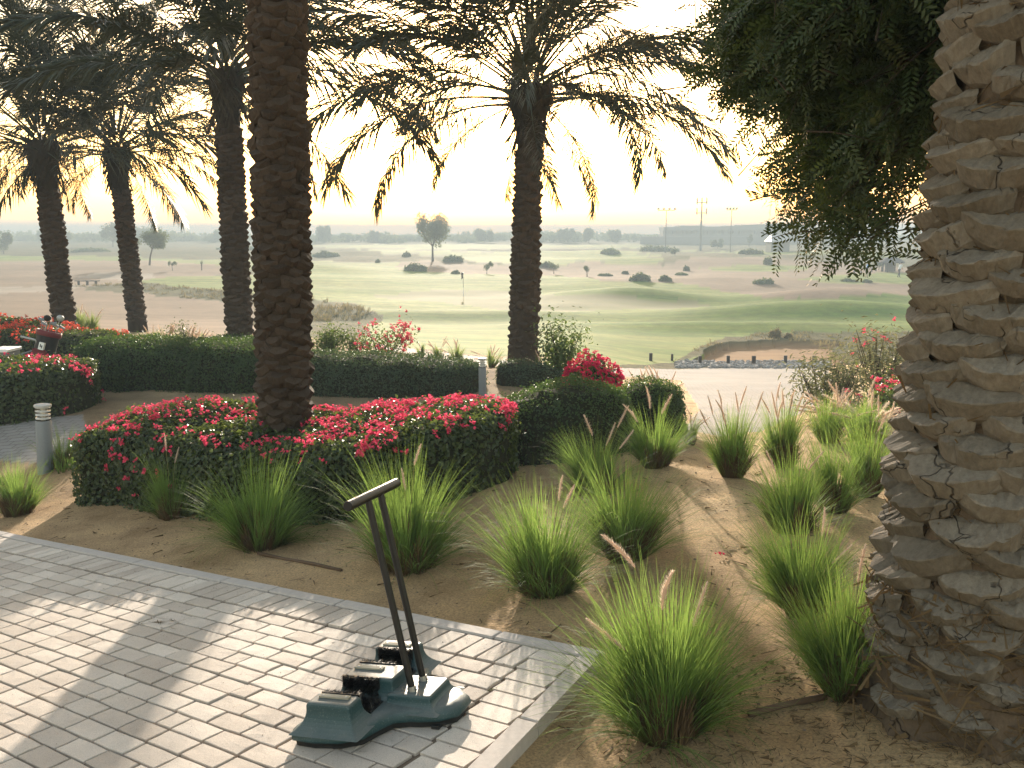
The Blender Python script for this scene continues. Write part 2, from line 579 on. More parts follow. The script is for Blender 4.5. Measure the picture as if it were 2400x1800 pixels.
# ------------------------------------------------------------------ terrain
# the terrace is a plane that falls away to the left; its axes follow the rows of pavers
D1 = np.array([-0.79158345, 0.60257995, -0.10145461])
D2 = np.array([0.60610394, 0.79536793, 0.00527968])
D2 = D2 - D1 * (D1 @ D2); D2 /= np.linalg.norm(D2)
NRM = np.cross(D1, D2); NRM = NRM / np.linalg.norm(NRM) * (1 if np.cross(D1, D2)[2] > 0 else -1)
E1, E2 = -D1, -D2
KC = np.array([0.3737, 3.568, 0.0288])          # outer corner of the kerb
SKEW = 0.187


def plane_z(x, y):
    return KC[2] - (NRM[0] * (x - KC[0]) + NRM[1] * (y - KC[1])) / NRM[2]


def terr_st(x, y):
    """coordinates along the rows of pavers"""
    z = plane_z(x, y)
    d = np.stack([x - KC[0], y - KC[1], z - KC[2]], -1)
    return d @ E1, d @ E2


COLS = [-.56, -.30, 0.0, .20, .42]
PROF = [
    [(2, -.02), (4, -.23), (6.3, -.47), (11, -.50), (20, -.45), (24, -.6), (30, -1.3), (52, -2.97), (70, -3.17), (95, -2.9), (150, -2.5), (300, -1.9), (900, -1.0)],
    [(2, .03), (4, -.14), (6.3, -.33), (9, -.42), (17, -.50), (22, -.65), (30, -1.5), (56, -3.4), (70, -3.5), (104, -3.1), (200, -2.5), (300, -1.9), (900, -1.0)],
    [(2, .08), (3.6, -.015), (6, -.08), (9, -.25), (14.7, -.45), (19, -.85), (24, -1.3), (36, -2.45), (56, -3.7), (82, -4.0), (104, -3.4), (207, -2.6), (300, -1.9), (900, -1.0)],
    [(2, .11), (4, .04), (6.2, .0), (8, -.1), (10, -.36), (14, -.89), (22, -1.85), (33, -3.04), (36, -3.3), (46, -3.65), (58, -3.9), (82, -4.0), (104, -3.3), (207, -2.6), (300, -1.9), (900, -1.0)],
    [(2, .13), (4, .09), (6.2, .03), (8, -.1), (10, -.34), (14, -.85), (22, -1.8), (33, -3.0), (36, -3.25), (46, -3.6), (58, -3.8), (82, -3.8), (104, -3.3), (207, -2.6), (300, -1.9), (900, -1.0)],
]
MOUNDS = [(9.5, 80, 1.25, 8, 5), (21.0, 64, 1.1, 10, 4.5), (5, 72, .3, 5, 5), (-3, 62, .45, 10, 3), (13.0, 54.0, .5, 10, 2.5), (27, 78, 1.2, 7, 6), (-30, 120, .9, 20, 10),
          (30, 150, 1.0, 25, 12), (60, 170, 1.3, 25, 12), (-10, 190, .8, 40, 12)]


def terr(x, y, noise=True):
    x = np.asarray(x, float); y = np.asarray(y, float)
    yy = np.maximum(y, 2.0)
    u = np.clip(x / yy, COLS[0], COLS[-1])
    ly = np.log(yy)
    zs = np.stack([np.interp(ly, np.log([a for a, b in p]), [b for a, b in p]) for p in PROF])
    fi = np.interp(u, COLS, np.arange(len(COLS)))
    i0 = np.clip(np.floor(fi).astype(int), 0, len(COLS) - 2)
    f = fi - i0
    f = f * f * (3 - 2 * f)
    z = np.take_along_axis(zs, i0[None], 0)[0] * (1 - f) + np.take_along_axis(zs, (i0 + 1)[None], 0)[0] * f
    for mx, my, mh, sx, sy in MOUNDS:
        z = z + mh * np.exp(-((x - mx) / sx) ** 2 - ((y - my) / sy) ** 2)
    if noise:
        far = sstep(30, 60, yy)
        z = z + far * (.35 * fbm(x * .05, y * .05, 3) + .08 * fbm(x * .3, y * .3, 2)) * np.clip(yy / 90, .4, 1.6)
        near = 1 - sstep(15, 30, yy)
        z = z + near * (.022 * fbm(x * 1.3, y * 1.3, 3) + .012 * fbm(x * 6, y * 6, 3))
    s, tt = terr_st(x, y)
    out = np.maximum(-tt, (s - SKEW * tt))           # >0 outside the terrace
    pz = plane_z(x, y)
    w = sstep(.1, 2.2, out)
    zz = (pz - .03 - .035 * sstep(-.1, .12, s - SKEW * tt)) * (1 - w) + z * w
    if noise: zz = zz + (1 - w) * sstep(-.02, .1, out) * .008 * fbm(x * 9, y * 9, 3)
    inside = sstep(.015, .05, -out)
    return zz * (1 - inside) + (pz - .13) * inside


CP, SP = math.cos(PITCH), math.sin(PITCH)


def ray(px, py):
    x, y = (px - 1200) / FPX, (900 - py) / FPX
    return np.array([x, CP + y * SP, -SP + y * CP])


def at(px, py, Y):
    """point seen at a place in the photograph, Y metres ahead"""
    r = ray(px, py)
    return np.array([0, 0, CAM_H]) + r * (Y / r[1])


_ts = np.exp(np.linspace(math.log(2.0), math.log(700), 1500))


def gp(px, py):
    """ground point seen at a place in the photograph"""
    r = ray(px, py)
    x, y, z = r[0] / r[1] * _ts, _ts, CAM_H + r[2] / r[1] * _ts
    below = np.nonzero(z < terr(x, y, False))[0]
    if len(below) == 0: return np.array([x[-1], y[-1], z[-1]])
    i = below[0]
    return np.array([x[i], y[i], float(terr(x[i:i + 1], y[i:i + 1])[0])])


def gz(x, y):
    return float(terr(np.array([x]), np.array([y]))[0])


def poly_world(P, step=18):
    out = []
    for a, b in zip(P, P[1:] + P[:1]):
        n = max(1, int(math.hypot(b[0] - a[0], b[1] - a[1]) / step))
        for k in range(n):
            q = gp(a[0] + (b[0] - a[0]) * k / n, max(566, a[1] + (b[1] - a[1]) * k / n))
            out.append((q[0], q[1]))
    return np.array(out)


def in_poly(P, x, y):
    c = np.zeros(x.shape, bool)
    j = len(P) - 1
    lo, hi = P.min(0), P.max(0)
    m = (x >= lo[0]) & (x <= hi[0]) & (y >= lo[1]) & (y <= hi[1])
    xs, ys = x[m], y[m]
    cc = np.zeros(xs.shape, bool)
    for i in range(len(P)):
        xi, yi, xj, yj = P[i, 0], P[i, 1], P[j, 0], P[j, 1]
        if yi != yj:
            cc ^= ((yi > ys) != (yj > ys)) & (xs < (xj - xi) * (ys - yi) / (yj - yi) + xi)
        j = i
    c[m] = cc
    return c


REG = ['planting_bed', 'rough', 'fairway', 'sand_waste', 'putting_green', 'bunker', 'path']
RCOL = np.array([(.45, .295, .16), (.105, .092, .042), (.18, .205, .045), (.215, .15, .10), (.165, .155, .07), (.30, .18, .09), (.26, .24, .225)])
PALE = np.array((.29, .235, .18))
F_MAIN = [(620, 614), (704, 611), (885, 614), (926, 615), (945, 627), (1008, 633), (1052, 642), (1198, 641), (1246, 640), (1308, 643), (1352, 651), (1390, 660), (1430, 663), (1498, 660), (1580, 664), (1634, 671), (1700, 680), (1752, 689), (1825, 695), (1898, 698), (1980, 695), (2075, 686), (2500, 672), (2500, 800), (2100, 778), (1940, 784), (1750, 785), (1690, 800), (1650, 830), (1600, 848), (1500, 850), (1250, 870), (1000, 850), (900, 822), (850, 795), (870, 735), (800, 715), (700, 700), (640, 700), (560, 692), (480, 682), (400, 672), (330, 664), (330, 658), (440, 652), (590, 648)]
F_LEFT = [(-150, 594), (0, 596), (285, 600), (470, 606), (640, 612), (620, 625), (519, 622), (400, 612), (285, 609), (0, 609), (-150, 609)]
F_FAR = [(800, 582), (1000, 588), (1246, 588), (1500, 590), (1570, 605), (1560, 618), (1400, 612), (1300, 622), (1246, 622), (1100, 615), (1050, 600), (900, 590)]
F_FAR2 = [(600, 578), (850, 582), (1000, 584), (1500, 580), (1500, 575), (900, 573)]
F_FAR3 = [(1600, 588), (1900, 590), (2100, 592), (2300, 590), (2300, 598), (2000, 600), (1700, 594)]
F_TEE = [(1880, 658), (1930, 645), (2010, 640), (2500, 632), (2500, 668), (2100, 665), (1960, 667)]
F_TEE2 = [(1640, 627), (1750, 621), (1900, 622), (1900, 632), (1700, 634)]
W_RIGHT = [(1100, 620), (1246, 628), (1400, 614), (1560, 620), (1640, 600), (1800, 602), (1900, 610), (2100, 625), (2500, 632), (2500, 672), (2075, 686), (1980, 695), (1898, 698), (1825, 695), (1752, 689), (1700, 680), (1634, 671), (1580, 664), (1498, 660), (1430, 663), (1390, 660), (1352, 651), (1308, 643), (1246, 640), (1198, 641), (1052, 642), (1008, 633), (945, 627), (926, 615), (1000, 612)]
W_LEFT = [(-300, 609), (0, 609), (285, 609), (400, 612), (519, 622), (560, 635), (519, 647), (440, 652), (330, 658), (280, 680), (330, 690), (430, 702), (590, 712), (640, 740), (640, 800), (400, 800), (0, 800), (-400, 800)]
R_ONE = [(280, 690), (170, 672), (330, 664), (480, 682), (590, 695), (640, 712), (640, 735), (590, 715), (430, 702), (330, 690)]
R_TWO = [(600, 695), (700, 700), (800, 715), (872, 732), (840, 748), (700, 758), (600, 770)]
P_ONE = [(-50, 672), (60, 672), (110, 668), (190, 665), (220, 668), (100, 684), (-50, 692)]
P_TWO = [(220, 640), (330, 645), (350, 655), (300, 660), (190, 650)]
G_ONE = [(860, 692), (1000, 684), (1130, 683), (1280, 686), (1400, 688), (1600, 700), (1700, 708), (1560, 722), (1300, 730), (1200, 727), (1050, 712), (920, 700)]
LIP = [(1560, 850), (1640, 815), (1700, 790), (1800, 775), (1950, 778), (2100, 775), (2200, 775), (2200, 850), (1960, 850), (1900, 800), (1760, 796), (1690, 804), (1640, 832)]
BUNK = [(1610, 852), (1650, 828), (1690, 806), (1760, 798), (1850, 796), (1960, 800), (1975, 856), (1800, 858)]
PATH_A = [(1580, 866), (1660, 863), (1935, 862), (1960, 890), (1900, 960), (1780, 1012), (1690, 1022), (1600, 1008), (1640, 960), (1605, 905)]
PATH_C = [(-300, 1000), (60, 982), (192, 972), (205, 1020), (192, 1080), (150, 1098), (60, 1085), (-300, 1060)]
PATH_B = [(880, 806), (1000, 822), (1190, 845), (1420, 862), (1590, 866), (1610, 892), (1420, 880), (1190, 859), (1000, 836), (880, 816)]


def build_terrain():
    # rings around a point just behind the viewer, finer where the photograph looks
    ang = np.concatenate([np.linspace(-180, -36, 40, endpoint=False), np.linspace(-36, 36, 640, endpoint=False), np.linspace(36, 180, 40, endpoint=False)])
    rad = [.4, .8, 1.2, 1.6, 2.0, 2.4, 2.8, 3.2]
    while rad[-1] < 1500:
        d = rad[-1]
        h = np.interp(d, [4, 6, 40, 90, 300, 1000], [1.6, 1.7, 4.5, 5.3, 3.8, 3])
        rad.append(d + float(np.clip(d * d / (800 * h) * (1.0 if d > 25 else 1.6), .03, 60)))
    rad = np.array(rad)
    A, Rr = np.meshgrid(np.radians(ang), rad)
    cx, cy = 0.0, -1.0
    X, Y = cx + Rr * np.sin(A), cy + Rr * np.cos(A)
    Z = terr(X.ravel(), Y.ravel()).reshape(X.shape)
    nr, na = X.shape
    # which ground is it
    jx = X + .02 * Rr * fbm(X * .5, Y * .12, 3); jy = Y + .018 * Rr * fbm(X * .4 + 50, Y * .1, 3)
    reg = np.full(X.shape, 1)
    col = np.tile(RCOL[1], (nr, na, 1))

    def fill(P, r, c=None):
        m = in_poly(poly_world(P), jx, jy)
        reg[m] = r
        col[m] = RCOL[r] if c is None else c
    for P in (W_RIGHT, W_LEFT): fill(P, 3)
    for P in (P_ONE, P_TWO): fill(P, 3, PALE)
    for P in (F_FAR, F_FAR2, F_FAR3, F_LEFT, F_TEE, F_TEE2, F_MAIN): fill(P, 2)
    for P in (R_ONE, R_TWO, LIP): fill(P, 1)
    fill(G_ONE, 4)
    fill(BUNK, 5)
    lim = np.interp(X / np.maximum(Y, 1), COLS, [27, 26, 20.5, 30, 36])
    bed = (Y < lim)
    reg[bed] = 0; col[bed] = RCOL[0]
    mp = in_poly(poly_world(PATH_A), X, Y) | in_poly(poly_world(PATH_B), X, Y) | in_poly(poly_world(PATH_C), X, Y)
    reg[mp] = 6; col[mp] = RCOL[6]
    # bed: paler, grassier to the right, shade between the hedges painted in further off
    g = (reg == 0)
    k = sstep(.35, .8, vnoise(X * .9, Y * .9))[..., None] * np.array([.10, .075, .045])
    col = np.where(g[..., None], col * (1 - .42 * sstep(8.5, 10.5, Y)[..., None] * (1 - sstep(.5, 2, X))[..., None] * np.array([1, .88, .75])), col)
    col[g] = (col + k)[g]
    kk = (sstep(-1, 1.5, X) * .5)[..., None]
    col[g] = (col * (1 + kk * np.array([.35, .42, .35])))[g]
    # greener, darker turf on the near slopes of the mounds
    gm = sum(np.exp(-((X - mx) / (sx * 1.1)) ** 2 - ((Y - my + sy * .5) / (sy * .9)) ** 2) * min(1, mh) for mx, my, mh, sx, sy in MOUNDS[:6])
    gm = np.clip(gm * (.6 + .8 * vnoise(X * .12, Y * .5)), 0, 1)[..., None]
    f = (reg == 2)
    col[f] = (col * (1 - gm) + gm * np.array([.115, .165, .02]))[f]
    # bunker is scooped
    Z = Z - .35 * (reg == 5)
    co = np.stack([X, Y, Z], -1).reshape(-1, 3)
    idx = np.arange(nr * na).reshape(nr, na)
    a = idx[:-1, :]; b = np.roll(idx, -1, 1)[:-1, :]
    c = np.roll(idx, -1, 1)[1:, :]; d = idx[1:, :]
    Q = np.stack([a, b, c, d], -1).reshape(-1, 4)
    rf = reg.reshape(-1)
    fr = np.maximum.reduce([np.where(rf[Q].astype(int) == r, 1, 0).sum(1) * 10 + r for r in range(7)]) % 10
    # analytic normals keep the seams between grounds invisible
    gx = np.zeros_like(X)
    dA = np.roll(co.reshape(nr, na, 3), -1, 1) - np.roll(co.reshape(nr, na, 3), 1, 1)
    dR = np.gradient(co.reshape(nr, na, 3), axis=0)
    nn = np.cross(dA, dR).reshape(-1, 3)
    nn *= np.sign(nn[:, 2:3]) + (nn[:, 2:3] == 0)
    nn /= np.linalg.norm(nn, axis=1)[:, None] + 1e-12
    colf = col.reshape(-1, 3)
    labels = {0: 'brown sandy planting bed between terrace, hedges and path', 1: 'dry brownish rough grass around the golf course', 2: 'pale green mown fairway rolling away behind the palms',
              3: 'pinkish tan sandy waste ground on the golf course', 4: 'smooth pale putting green around the flagstick', 5: 'orange sand bunker behind the short timber posts', 6: 'sunlit pale paved path curving down past the hedges'}
    mats = ['bed', 'rough', 'fairway', 'waste', 'green', 'bunker', 'path']
    cats = ['planting bed', 'rough grass', 'fairway', 'sand', 'putting green', 'bunker', 'path']
    for r in range(7):
        q = Q[fr == r]
        if not len(q): continue
        u, inv = np.unique(q, return_inverse=True)
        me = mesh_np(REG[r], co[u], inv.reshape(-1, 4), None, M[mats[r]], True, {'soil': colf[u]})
        me.normals_split_custom_set_from_vertices([tuple(v) for v in nn[u]])
        tag(link(REG[r], me), labels[r], cats[r], None, 'structure')


build_terrain()


# haze over the course: one closed box round everything, the sky outside it
def build_haze():
    t = NT('morning_haze')
    v = t.n('ShaderNodeVolumePrincipled')
    v.inputs['Color'].default_value = (.42, .51, .58, 1)
    v.inputs['Density'].default_value = .0031
    v.inputs['Anisotropy'].default_value = 0.0
    t.l(v.outputs[0], t.out.inputs['Volume'])
    b = MB().box((0, 0, 2.5), (3400, 3400, 21.0))
    o = b.part('haze', t.m)
    tag(o, 'thin blue morning haze over the golf course', 'haze', None, 'stuff')


build_haze()


# ------------------------------------------------------------------ paved terrace: kerb stones and pavers, each its own piece
def to_px(p):
    d = np.asarray(p, float) - np.array([0, 0, CAM_H])
    zc = d[1] * CP - d[2] * SP
    if zc < .05: return (-9999, 9999)
    return 1200 + FPX * d[0] / zc, 900 - FPX * (d[1] * SP + d[2] * CP) / zc


RT = np.stack([E1, -E2, NRM], 1)        # columns: along the row, away, up
if np.linalg.det(RT) < 0: RT[:, 1] *= -1
RQ = Matrix([list(r) for r in RT]).to_3x3()


def P_t(s, t, h=0.0):
    return KC + E1 * s + E2 * t + NRM * h


def build_terrace():
    # bedding slab under the stones
    S = [(-12, .03), (-.03, .03), (-.03 + SKEW * 6.5, 6.5), (-12, 6.5)]
    V = [P_t(s, t, -.011) for s, t in S] + [P_t(s, t, -.09) for s, t in S]
    Q = [(0, 3, 2, 1), (4, 5, 6, 7)] + [(i, (i + 1) % 4, 4 + (i + 1) % 4, 4 + i) for i in range(4)]
    root = link('paved_terrace', mesh_np('paved_terrace', V, Q, None, M['joint']))
    tag(root, 'pale block paved terrace with a kerb in the lower left corner', 'terrace', None, 'structure')
    # a few shared stones with softened edges
    def stone(L, W, H, name, mat, seed, chip=True):
        r = np.random.default_rng(seed)
        h = np.array([L, W]) / 2
        c = .0022
        ring = []
        for fx, fy in ((-1, -1), (0, -1), (1, -1), (1, 0), (1, 1), (0, 1), (-1, 1), (-1, 0)):
            ring.append((fx * h[0], fy * h[1]))
        ring = np.array(ring) + r.normal(0, .0012, (8, 2))
        top = ring * (1 - 2 * c / np.array([L, W])) + r.normal(0, .0008, (8, 2))
        V = np.vstack([np.c_[ring, np.full(8, -H)], np.c_[ring, np.full(8, -c)], np.c_[top, r.normal(0, .0006, 8)], [[0, 0, .0008]]])
        Q = [(b * 8 + i, b * 8 + (i + 1) % 8, (b + 1) * 8 + (i + 1) % 8, (b + 1) * 8 + i) for b in (0, 1) for i in range(8)]
        T = [(24, 16 + i, 16 + (i + 1) % 8) for i in range(8)]
        return V, Q, T
    PW, PL, GAP = .1, .2, .0115
    var = {}
    def get(L, W, k):
        key = (round(L, 3), round(W, 3), k)
        if key not in var:
            V, Q, T = stone(L, W, .06, 'paver', None, hash(key) % 9999)
            var[key] = mesh_np('paver', V, Q, T, M['paver'])
        return var[key]
    items = []           # s, t centre, length, width, turned
    # soldier course along the kerb
    s_end = lambda t: -.085 + SKEW * t - .205
    s = s_end(.175) - .045
    while s > -11.5:
        items.append((s, .085 + PL / 2, PL - GAP, PW - GAP, True)); s -= PW
    row = 0
    t = .295 + PW / 2
    while t < 6.3:
        e = s_end(t)
        s = e - (.0 if row % 2 else .1) - rng.uniform(0, .02)
        if row % 2 == 0: items.append((e - (e - s) / 2, t, (e - s) - GAP, PW - GAP, False))
        while s > -11.5:
            if rng.random() < .07:
                items.append((s - .05, t, .1 - GAP, PW - GAP, False)); s -= .1
            else:
                items.append((s - PL / 2, t, PL - GAP, PW - GAP, False)); s -= PL
        t += PW; row += 1
    # border course beside the other kerb
    t = .085 + PW / 2
    while t < 6.3:
        items.append((s_end(t) + .004 + PL / 2, t, PL - GAP, PW - GAP, False)); t += PW
    rest = MB()
    n = 0
    for (s, t, L, W, turn) in items:
        p = P_t(s, t)
        px, py = to_px(p)
        if -90 < px < 2490 and -50 < py < 1850 and n < 300 and L > .02:
            me = get(round(L, 2) if abs(L - .19) > .01 else L, W, int(rng.integers(0, 5)))
            o = link('paver', me, root)
            a = rng.normal(0, .006) + (math.pi / 2 if turn else 0)
            o.rotation_euler = (RQ @ Matrix.Rotation(a, 3, 'Z') @ Matrix.Rotation(rng.normal(0, .004), 3, 'X')).to_euler()
            o.location = Vector(p + NRM * (.0 + rng.normal(0, .0012)) + E1 * rng.normal(0, .0012))
            n += 1
        elif L > .02:
            c, sn = (W / 2, L / 2) if turn else (L / 2, W / 2)
            V = [P_t(s + a * c, t + b * sn, h) for h in (-.05, 0.0) for b in (-1, 1) for a in (-1, 1)]
            rest.add(V, [(4, 5, 7, 6), (0, 1, 5, 4), (1, 3, 7, 5), (3, 2, 6, 7), (2, 0, 4, 6)])
    o = rest.part('paver', M['paver'], root)
    o['kind'] = 'stuff'
    # kerb stones
    def kerb(sa, ta, sb, tb, w_s, w_t, h):
        r = rng.normal(0, .002, 12)
        pts = [(sa, ta), (sb, tb), (sb + w_s, tb + w_t), (sa + w_s, ta + w_t)]
        ctr = np.mean([P_t(*q) for q in pts], 0)
        m = MB()
        lo = [P_t(q[0], q[1], -.12) - ctr for q in pts]
        mi = [P_t(q[0] + r[i], q[1] + r[i + 4], h - .006) - ctr for i, q in enumerate(pts)]
        cx = np.mean(pts, 0)
        hi = [P_t(q[0] + (cx[0] - q[0]) * .012 + r[i], q[1] + (.005 if q[1] < cx[1] else -.005) + r[i + 4], h + r[i + 8] * .4) - ctr for i, q in enumerate(pts)]
        Q = [(8, 9, 10, 11)] + [(b + i, b + (i + 1) % 4, b + 4 + (i + 1) % 4, b + 4 + i) for b in (0, 4) for i in range(4)]
        m.add(lo + mi + hi, Q)
        o = m.part('kerb_stone', M['kerb'], root, tuple(ctr))
    s = 0.0
    for L in (.52, 1.01, .52, .42, .9, .9, .9, 1, 1, 1, 1, 1, 1, 1):
        kerb(s - L + .006, 0.0, s, 0.0, 0, .078, .004); s -= L
    t = .082
    for L in (.55, .95, 1.0, 1.0, 1.0, 1.0):
        kerb(SKEW * t - .078, t, SKEW * (t + L - .006) - .078, t + L - .006, .082, 0, .006); t += L


build_terrace()


# ------------------------------------------------------------------ date palms
def boot_mesh(name, w, d, h, mat, fine, seed):
    """stub of a cut palm leaf: a shelf curving round the trunk with a sloping cut face. +X points out of the trunk"""
    r = np.random.default_rng(seed)
    n = 15 if fine else 5
    t = np.linspace(-1, 1, n)
    env = np.clip(1 - np.abs(t) ** 2.2, 0, 1) ** (.5 if fine else .6)
    lean, sk = r.normal(0, .1), r.normal(0, .18)
    tw = t + sk * (1 - t * t) * .5
    j = lambda s: r.normal(0, s, n)
    wob = (j(.045 * h) if not fine else np.convolve(r.normal(0, .06 * h, n + 2), [.3, .4, .3], 'valid'))
    notch = np.where(r.random(n) < (.05 if fine else 0), r.uniform(.12, .4, n), 0) * d
    L = []
    # foot in the trunk, underside, front face, crisp rim, then the flat cut face sloping back to the trunk
    L.append(np.c_[-.3 * d + 0 * t, tw * w * .40, -h * 1.05 * (1 - .45 * t * t)])
    L.append(np.c_[d * .52 * env + j(.02 * d), tw * w * .47, -h * (.66 - .52 * t * t) + wob])
    L.append(np.c_[d * .97 * env - notch + j(.04 * d), tw * w * .5, -h * (.14 - .40 * t * t - lean * t) + wob + j(.02 * h)])
    L.append(np.c_[d * .95 * env - notch + j(.03 * d), tw * w * .495, -h * (.08 - .40 * t * t - lean * t) + wob + j(.02 * h)])
    L.append(np.c_[d * .30 * env + j(.05 * d), tw * w * .46, h * (.34 + .16 * t * t + lean * t) + j(.04 * h)])
    L.append(np.c_[-.3 * d + 0 * t, tw * w * .40, h * (.52 + .1 * t * t + lean * t)])
    V = np.vstack(L)
    k = len(L)
    Q = [(a * n + b, a * n + b + 1, (a + 1) * n + b + 1, (a + 1) * n + b) for a in range(k - 1) for b in range(n - 1)]
    me = mesh_np(name, V, Q, None, mat, False)
    return me


def frond_mesh(seed, L, bend, droop, nleaf=100, wl=.027):
    """pinnate palm leaf growing along +X, curving towards -Z"""
    r = np.random.default_rng(seed)
    N = 22
    s = np.linspace(0, 1, N)
    ang = -bend * s ** 1.5
    side = r.normal(0, .12) * s ** 2
    dx = np.gradient(s) * L
    pos = np.cumsum(np.c_[np.cos(ang) * np.cos(side) * dx, np.sin(side) * dx, np.sin(ang) * dx], 0)
    pos -= pos[0]
    m = MB()
    rad = np.interp(s, [0, .06, .3, 1], [.035, .02, .012, .003])
    m.tube(pos, rad, 4, False)
    V, Q, T, n = [], [], [], 0
    for i in range(nleaf):
        f = .24 + .76 * (i + .5) / nleaf
        p = np.array([np.interp(f, s, pos[:, k]) for k in range(3)])
        a = np.interp(f, s, ang)
        tan = np.array([math.cos(a), 0, math.sin(a)])
        up = np.array([-math.sin(a), 0, math.cos(a)])
        ll = .56 * (math.sin(math.pi * min(1, (f * .84 + .06))) ** .7) * r.uniform(.8, 1.1) * L / 3.5
        phi = math.radians(np.interp(f, [.24, .55, 1], [64, 46, 20])) + r.normal(0, .12)
        for sg in (-1, 1):
            if r.random() < .05: continue
            lift = r.choice([-.5, .2, .8]) + r.normal(0, .2)
            d = tan * math.cos(phi) + (np.array([0, sg, 0]) * math.cos(lift) + up * math.sin(lift)) * math.sin(phi)
            d /= np.linalg.norm(d)
            wv = np.cross(d, up); wv /= np.linalg.norm(wv) + 1e-9
            wv = wv * .6 + up * .5 * sg; wv /= np.linalg.norm(wv)
            e1 = p + d * ll * .5
            e2 = p + d * ll + np.array([0, 0, -1]) * (droop + .12) * ll * r.uniform(.4, 1.5)
            w = wl * r.uniform(.8, 1.15)
            V += [p - wv * w * .25, p + wv * w * .25, e1 + wv * w * .5, e1 - wv * w * .5, e2]
            Q.append((n, n + 1, n + 2, n + 3)); T.append((n + 3, n + 2, n + 4)); n += 5
    m.add(V, Q, T)
    return m.mesh('frond', M['frond'])


FRONDS = {}
for k, (bend, droop) in enumerate([(.35, .05), (.75, .1), (1.05, .18), (1.3, .24), (1.5, .28), (.9, .12)]):
    FRONDS[k] = [frond_mesh(100 + k * 7 + q, 3.55, bend, droop) for q in range(2)]
BOOTS = [boot_mesh('leaf_base', .19, .07, .085, M['boot'], False, 40 + k) for k in range(4)]
BOOTS_NEAR = [boot_mesh('leaf_base', .275, .098, .096, M['boot_near'], True, 60 + k) for k in range(12)]


